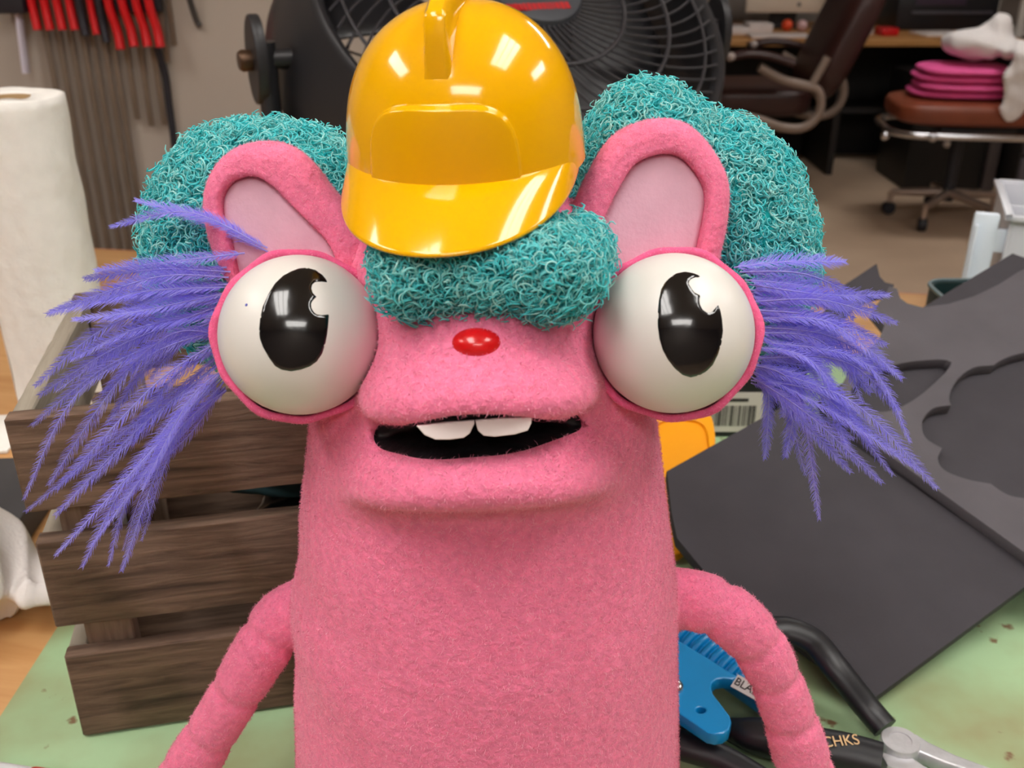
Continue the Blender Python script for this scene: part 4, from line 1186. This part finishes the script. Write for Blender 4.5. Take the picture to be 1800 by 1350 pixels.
# ================================================================== CLAMPS ON THE PARTITION
WY = 2.26
m_cred = mat('clamp_red', S(206, 14, 22), .4)
m_cdark = mat('clamp_dark', S(34, 34, 42), .5)
m_bar = mat('bar_steel', S(132, 118, 104), .45, .5, var=.15, vscale=8)
def clamp(px, ytop, ybot, ybar, w, label, dark=False, lean=0.0):
    p0 = PY(px, ytop, WY-.05); p1 = PY(px+10, ybot, WY-.05)
    x = (p0[0]+p1[0])/2; zt, zb_ = p0[2], p1[2]
    t = empty('bar_clamp', (x, WY-.05, zb_), label, 'clamp', 'bar clamps on the grey wall')
    zbar = PY(px, ybar, WY-.02)[2]
    box('bar', (x, WY-.018, (zt+.2+zbar)/2), (.012, .006, zt+.2-zbar), m_bar, t, bevel=.001)
    H = catmull([(x-lean, WY-.062, zt+.07), (x-lean*.5, WY-.058, zt), (x, WY-.055, (zt+zb_)/2), (x+.004, WY-.06, zb_)], 6)
    tube('handle', H, np.linspace(w*.9, w, len(H)), m_cdark if dark else m_cred, t, 14, .8)
    box('slide_body', (x, WY-.03, zt+.05), (.018, .026, .11), m_cdark, t, bevel=.004)
    box('fixed_jaw', (x, WY-.05, zt+.19), (.018, .085, .03), m_cdark, t, bevel=.004)
    box('wall_hook', (x, WY-.006, zt+.17), (.012, .012, .02), m_bar, t, bevel=.002)
    return t
names = ['first', 'second', 'third', 'fourth']
for i, px in enumerate((54, 76, 98, 120)):
    clamp(px, -30, 52, (470, 470, 480, 470)[i], .0108, names[i]+' red clamp from the left in the left group')
clamp(140, -10, 62, 470, .0105, 'dark handled clamp between the two red groups', True)
clamp(158, -25, 60, 475, .0095, 'short red clamp beside the dark clamp between the groups')
clamp(177, 5, 74, 470, .0095, 'second dark handled clamp, next to the right red group', True)
for i, px in enumerate((202, 226, 250, 272)):
    clamp(px, 18, (86, 81, 81, 82)[i], (210, 222, 220, 110)[i], .0118, names[i]+' red clamp from the left in the right group', lean=.012)
# white squeegee-like tool and a black head at the left edge
pw0 = PY(36, 38, WY-.04); pw1 = PY(46, 128, WY-.04)
sc_ = empty('scraper', (pw1[0], WY-.04, pw1[2]), 'white handled tool with a black head hanging at far left', 'scraper')
tube('handle', [tuple(pw0+np.array([0, 0, .02])), tuple(pw1)], .0135, mat('lilac_white', S(214, 208, 222), .5), sc_, 14, .5)
box('head', (pw0[0]-.012, WY-.045, pw0[2]+.06), (.075, .05, .085), m_cdark, sc_, bevel=.006)
box('wall_hook', (pw0[0]-.012, WY-.012, pw0[2]+.07), (.02, .03, .02), m_bar, sc_, bevel=.002)
cb = catmull([PY(275, 84, WY-.03), PY(290, 130, WY-.015), PY(298, 190, WY-.012), PY(306, 250, WY-.012), PY(312, 330, WY-.012), PY(318, 470, WY-.012)], 8)
tag(tube('cable', cb, .0075, m_cdark, None, 10), 'black cable hanging down the grey wall', 'cable')
w0 = catmull([PY(325, -30, WY-.03), PY(335, 5, WY-.02), PY(346, 38, WY-.012), PY(352, 46, WY-.012)], 8)
tag(tube('wire_hook', w0, .0065, mat('wire_dark', S(60, 56, 54), .5), None, 10), 'thin dark wire hook on the grey wall above the fan arm', 'hook')
for i, (px, yb_) in enumerate(((300, 95), (312, 70))):
    p1 = PY(px, yb_, WY-.012); 
    o = box('steel_rod', (p1[0]-.01, WY-.008, p1[2]+.16), (.011, .007, .34), m_bar, bevel=.001); tag(o, ['longer', 'shorter'][i]+' steel rod hanging right of the red clamps', 'rod', 'steel rods on the wall')

# ================================================================== FAR OFFICE CORNER
m_dark = mat('dark_panel', S(34, 29, 28), .6, var=.1, vscale=4)
DZ = -.10
desk = empty('office_desk', (1.95, 6.2, FLOOR_Z), 'long oak topped desk along the far wall', 'desk')
box('desk_top', (1.835, 6.22, DZ-.018), (1.95, 1.05, .036), m_oak, desk, bevel=.003)
box('modesty_panel', (1.835, 6.3, (DZ-.036+FLOOR_Z)/2), (1.86, .03, DZ-.036-FLOOR_Z), m_dark, desk)
for x in (.9, 1.84, 2.78): box('side_panel', (x, 6.22, (DZ-.036+FLOOR_Z)/2), (.035, 1.0, DZ-.036-FLOOR_Z), m_dark, desk)
box('shelf', (1.37, 6.1, -.52), (.90, .34, .03), m_dark, desk); box('shelf', (2.31, 6.1, -.52), (.90, .34, .03), m_dark, desk)
m_silver = mat('silver_shell', S(222, 204, 184), .4)
mon = empty('desktop_computer', (1.50, 6.45, DZ), 'silver all-in-one computer on the far desk, dark round emblem', 'computer')
pc0 = PY(1310, 22, 6.3); pc1 = PY(1452, 22, 6.3)
box('chin', ((pc0[0]+pc1[0])/2, 6.3, pc0[2]+.05), (pc1[0]-pc0[0], .03, .1), m_silver, mon, bevel=.006)
box('screen', ((pc0[0]+pc1[0])/2, 6.305, pc0[2]+.25), (pc1[0]-pc0[0], .025, .32), mat('screen_black', S(14, 14, 16), .15), mon, bevel=.004)
lg = PY(1405, 8, 6.28); link('emblem', lathe_mesh([(.012, 0), (.012, .002), (.0001, .002)], 20, axis_matrix((lg[0], 6.284, lg[2]), (0, -1, 0))), mat('emblem_grey', S(96, 86, 80), .4), mon)
box('stand_neck', ((pc0[0]+pc1[0])/2, 6.36, (DZ+pc0[2]+.1)/2+.006), (.16, .02, pc0[2]+.1-DZ-.012), m_dark, mon)
box('stand_foot', ((pc0[0]+pc1[0])/2, 6.38, DZ+.006), (.2, .2, .01), m_dark, mon, bevel=.002)
rl = PY(1462, 40, 6.15)
tag(box('desk_divider', (rl[0]+.01, 6.18, DZ+.1605), (.05, .16, .32), m_silver, bevel=.004), 'cream upright divider beside the silver computer', 'divider')
m_pap = mat('office_paper', S(226, 216, 212), .8, var=.04, vscale=20)
def paper(px0, px1, py, Yd, h, label, dpt=.22, rz=0.0):
    a, b = PY(px0, py, Yd), PY(px1, py, Yd); o = box('paper_stack', ((a[0]+b[0])/2, Yd+dpt/2, DZ+h/2+.0005), (b[0]-a[0], dpt, h), m_pap, rz=rz, bevel=.001)
    tag(o, label, 'papers', 'papers on the far desk')
paper(1262, 1318, 45, 5.95, .035, 'tall stack of white paper at the desk end nearest the fan')
paper(1322, 1428, 50, 5.76, .014, 'low white paper stack in front of the silver computer', .14)
paper(1318, 1360, 38, 6.02, .05, 'thick white folder pile beside the silver computer', .16)
paper(1625, 1702, 48, 5.85, .012, 'white papers in front of the black monitor', .2, .15)
def ball(name, px, py, Yd, r, material, label, cat):
    c = PY(px, py, Yd); o = link(name, lathe_mesh([(r*math.sin(a)+1e-5, DZ+.001+r-r*math.cos(a)) for a in np.linspace(0.05, math.pi-.05, 14)], 24, T(c[0], Yd, 0)), material); tag(o, label, cat)
ball('orange_jar', 1385, 34, 6.15, .032, mat('jar_orange', S(240, 84, 44), .4), 'small orange jar under the silver computer', 'jar')
ball('pink_jar', 1411, 36, 6.12, .032, mat('jar_pink', S(214, 176, 176), .5), 'small pale pink jar under the silver computer', 'jar')
wcp = PY(1532, 48, 5.9)
tag(link('paper_cup', lathe_mesh([(.028, DZ+.001), (.036, DZ+.09), (.033, DZ+.09), (.026, DZ+.004)], 28, T(wcp[0], 5.95, 0)), m_pap), 'white paper cup beside the red box on the far desk', 'cup')
rb = PY(1567, 52, 5.85)
tag(box('red_box', (rb[0], 5.92, DZ+.022), (.095, .12, .042), m_cred, rz=.05, bevel=.006), 'small red box on the far desk', 'box')
pm0, pm1 = PY(1562, 40, 6.3), PY(1735, 40, 6.3)
pmon = empty('printer', ((pm0[0]+pm1[0])/2, 6.35, DZ), 'large black printer at the right of the far desk', 'printer')
xm = (pm0[0]+pm1[0])/2; wm = pm1[0]-pm0[0]
m_prn = mat('printer_black', S(26, 25, 30), .35)
box('printer_body', (xm, 6.38, DZ+.115), (wm, .4, .228), m_prn, pmon, bevel=.01)
box('paper_slot', (xm+.02, 6.17, DZ+.10), (wm*.8, .03, .014), mat('slot_grey', S(84, 80, 88), .4), pmon, bevel=.002)
box('control_panel', (xm-.05, 6.185, DZ+.17), (wm*.5, .02, .06), mat('panel_plum', S(62, 48, 66), .3), pmon, bevel=.004)
# pc tower under the desk
tw = PY(1645, 250, 5.55)
tower = empty('bin_cabinet', (tw[0], 5.55, FLOOR_Z), 'black pedestal cabinet with a round silver lock under the desk', 'cabinet')
box('cabinet_body', (tw[0], 5.6, FLOOR_Z+.30), (.42, .45, .6), mat('cab_black', S(15, 14, 15), .5), tower, bevel=.006)
kb = PY(1666, 252, 5.36); link('lock', lathe_mesh([(.024, 0), (.024, .012), (.014, .018), (.0001, .018)], 24, axis_matrix((kb[0], 5.376, kb[2]), (0, -1, 0))), m_chrome, tower)
box('leg_strip', (tw[0]+.243, 5.5, FLOOR_Z+.30), (.06, .3, .6), mat('leg_grey', S(74, 66, 66), .5), tower, bevel=.004)
# grey drawers at the right
dwp = PY(1800, 300, 5.24)
dwr = empty('drawer_unit', (dwp[0]+.22, 5.45, FLOOR_Z), 'dark grey drawer unit right of the black cabinet', 'drawers')
m_drw = mat('drawer_grey', S(88, 84, 90), .45)
box('drawer_body', (dwp[0]+.22, 5.45, FLOOR_Z+.30), (.52, .42, .6), m_dark, dwr, bevel=.004)
for k in range(3):
    d = box('drawer_front', (dwp[0]+.22, 5.235, FLOOR_Z+.12+.19*k), (.5, .02, .165), m_drw, dwr, bevel=.004)
    box('drawer_handle', (dwp[0]+.22, 5.218, FLOOR_Z+.15+.19*k), (.2, .02, .016), m_chrome, d, bevel=.003)
# white rack posts at the right edge
m_rack = mat('rack_white', S(214, 208, 200), .4)
rack = empty('wire_rack', (3.045, 6.225, FLOOR_Z), 'white metal rack standing at the right of the desk', 'rack')
for x in (2.93, 3.16):
    for yy_ in (6.05, 6.4):
        box('post', (x, yy_, FLOOR_Z+.85), (.04, .035, 1.7), m_rack, rack, bevel=.004)
for z in (-.1, .25, .6): box('rack_shelf', (3.045, 6.225, z), (.19, .385, .02), m_rack, rack, bevel=.002)
# ---- brown office chair, seen from the side
m_leather = mat('brown_leather', S(56, 29, 26), .38, var=.12, vscale=14, bump=.2, bscale=60)
m_frame = mat('chair_frame', S(142, 124, 112), .4)
CY = 5.1
cc = PZ(1395, 372, FLOOR_Z)
chair = empty('office_chair', (cc[0], cc[1], FLOOR_Z), 'reclined brown leather office chair with taupe looped arms', 'chair')
def cshape(name, c, r, material, parent, e=4.0, rotm=None, n=(40, 28)):
    V = []; F = []
    for i in range(n[1]+1):
        a = -math.pi/2+math.pi*i/n[1]
        for j in range(n[0]):
            b = 2*math.pi*j/n[0]
            f = lambda q, w: math.copysign(abs(q)**(2/w), q)
            v = Vector((r[0]*f(math.cos(a), e)*f(math.cos(b), e), r[1]*f(math.cos(a), e)*f(math.sin(b), e), r[2]*f(math.sin(a), e)))
            V.append((rotm @ v if rotm else v)+Vector(c))
    for i in range(n[1]):
        for j in range(n[0]):
            k = (j+1) % n[0]; F.append((i*n[0]+j, i*n[0]+k, (i+1)*n[0]+k, (i+1)*n[0]+j))
    return link(name, mesh(V, F), material, parent)
sc0 = PY(1318, 168, CY)
cshape('seat', sc0, (.27, .26, .075), m_leather, chair, 4.5)
b0, b1 = PY(1418, 165, CY+.02), PY(1528, -45, CY+.02)
bl = np.linalg.norm(b1-b0); ba = math.atan2(b1[0]-b0[0], b1[2]-b0[2])
cshape('backrest', (b0+b1)/2, (.085, .25, bl/2), m_leather, chair, 4.0, Matrix.Rotation(ba, 3, 'Y'))
for (yy_, dx, dy) in ((CY-.29, 0, 0), (CY+.29, 40, -22)):
    pth = [PY(x+dx, y+dy, yy_) for x, y in ((1335, 118), (1375, 140), (1412, 150), (1436, 158), (1443, 180), (1436, 205), (1412, 224), (1375, 224), (1335, 211), (1295, 202))]
    tube('arm_frame', catmull(pth, 6), .022, m_frame, chair, 12)
    tube('arm_strut', [tuple(PY(1428+dx, 148+dy, yy_)), tuple(PY(1455+dx, 100+dy, yy_))], .02, m_frame, chair, 12)
    pad = catmull([PY(x+dx, y+dy, yy_) for x, y in ((1275, 103), (1310, 95), (1350, 98), (1395, 112))], 6)
    tube('armrest_pad', pad, .034, m_leather, chair, 14, .55)
    link('armrest_tip', lathe_mesh([(.02*math.sin(a)+1e-5, .02*math.cos(a)) for a in np.linspace(0, math.pi, 10)], 16, T(*PY(1285+dx, 100+dy, yy_-.03))), mat('tip_light', S(186, 172, 166), .3), chair)
tube('column', [(sc0[0], CY, FLOOR_Z+.1), (sc0[0], CY, sc0[2]-.05)], .03, m_cdark, chair, 16)
for k in range(5):
    a = 2*math.pi*k/5-.15; e = np.array([sc0[0]+.33*math.cos(a), CY+.33*math.sin(a), FLOOR_Z+.085])
    tube('base_leg', [(sc0[0], CY, FLOOR_Z+.13), tuple(e)], [.03, .018], m_cdark, chair, 12)
    link('caster', lathe_mesh([(.0001, -.022), (.03, -.022), (.034, -.016), (.034, .016), (.03, .022), (.0001, .022)], 20, axis_matrix((e[0], e[1], FLOOR_Z+.0345), (math.sin(a+.7), -math.cos(a+.7), 0))), m_cdark, chair)
# ---- rust leather stool
st0 = PZ(1650, 387, FLOOR_Z)
stool = empty('work_stool', (st0[0], st0[1], FLOOR_Z), 'rust leather work stool on a chrome caster base', 'stool')
m_rust = mat('rust_leather', S(132, 66, 42), .42, var=.1, vscale=10)
sy = st0[1]-.1
sx0 = PY(1568, 190, sy)[0]; sx1 = PY(1838, 190, sy)[0]
szz = PY(1680, 190, sy)[2]
rz_s = Matrix.Rotation(-.12, 3, 'Z')
cshape('cushion', ((sx0+sx1)/2, sy, szz), ((sx1-sx0)/2, .24, .055), m_rust, stool, 4.5, rz_s)
bd = [(x_, y_) for x_, y_ in rrect(sx1-sx0+.03, .50, .14)]
bp_ = [tuple((rz_s @ Vector((p[0], p[1], 0)))+Vector(((sx0+sx1)/2, sy, szz-.085))) for p in bd]; bp_.append(bp_[0])
link('chrome_band', tube_mesh(bp_, .016, 10, caps=False), m_chrome, stool)
for px in (1570, 1650):
    q = PY(px, 205, sy-.27); link('band_clip', lathe_mesh([(.02*math.sin(a)+1e-5, .02*math.cos(a)) for a in np.linspace(0, math.pi, 10)], 14, T(q[0], sy-.25+(.04 if px == 1570 else .0), szz-.085)), m_chrome, stool)
box('under_plate', ((sx0+sx1)/2, sy, szz-.075), (.34, .3, .03), m_cdark, stool, bevel=.005)
scx = st0[0]+.02
tube('column', [(scx, st0[1], FLOOR_Z+.1), (scx, st0[1], szz-.08)], .03, m_cdark, stool, 16)
m_base = mat('base_metal', S(186, 168, 156), .3, .7)
for k in range(5):
    a = 2*math.pi*k/5+.5-math.pi/2; e = np.array([scx+.26*math.cos(a), st0[1]+.26*math.sin(a), FLOOR_Z+.115])
    tube('base_leg', [(scx, st0[1], FLOOR_Z+.14), tuple(e)], [.024, .016], m_base, stool, 12)
    tube('caster_stem', [tuple(e), (e[0], e[1], FLOOR_Z+.05)], .014, m_base, stool, 10)
    link('caster', lathe_mesh([(.0001, -.02), (.028, -.02), (.0325, -.014), (.0325, .014), (.028, .02), (.0001, .02)], 20, axis_matrix((e[0], e[1], FLOOR_Z+.033), (math.sin(a+.5), -math.cos(a+.5), 0))), m_cdark, stool)
# pink fabric and white cloth on the stool
m_pinkf = mat('hot_pink_fabric', S(238, 92, 160), .7, var=.08, vscale=12)
pf = empty('folded_fabric', tuple(PY(1680, 165, sy)), 'folded bright pink fabric lying on the rust stool', 'fabric')
fx0, fx1 = PY(1602, 150, sy)[0], PY(1775, 150, sy)[0]
for k in range(4):
    cshape('fold', ((fx0+fx1)/2+.006*math.sin(k*2.), sy+.01*math.cos(k*3.), szz+.075+.034*k), ((fx1-fx0)/2-.008*k, .17, .019), m_pinkf, pf, 3.0, rz_s)
wl = PY(1722, 89, sy-.02)
def f_wc(x, y, z):
    c = wl
    d = ell(x, y, z, (c[0]-.02, c[1], c[2]+.03), (.15, .13, .065))
    d = smin(d, ell(x, y, z, (c[0]+.06, c[1]-.02, c[2]+.085), (.06, .05, .075)), .03)
    d = smin(d, ell(x, y, z, (c[0]+.09, c[1]-.25, c[2]-.115), (.075, .022, .15)), .02)
    d = smin(d, ell(x, y, z, (c[0]+.09, c[1]-.13, c[2]+.02), (.07, .14, .035)), .03)
    return d+.005*np.sin(34*x+2.5*np.sin(26*z)+12*y)+.004*np.sin(51*y-44*z+3*np.sin(25*x))
WVv, WFf = surface_nets(f_wc, (wl[0]-.25, wl[1]-.33, wl[2]-.32), (wl[0]+.25, wl[1]+.22, wl[2]+.22), .011, 1)
tag(link('cloth', np_mesh(WVv, WFf), m_cloth), 'white cloth draped over pink fabric on the stool', 'cloth')
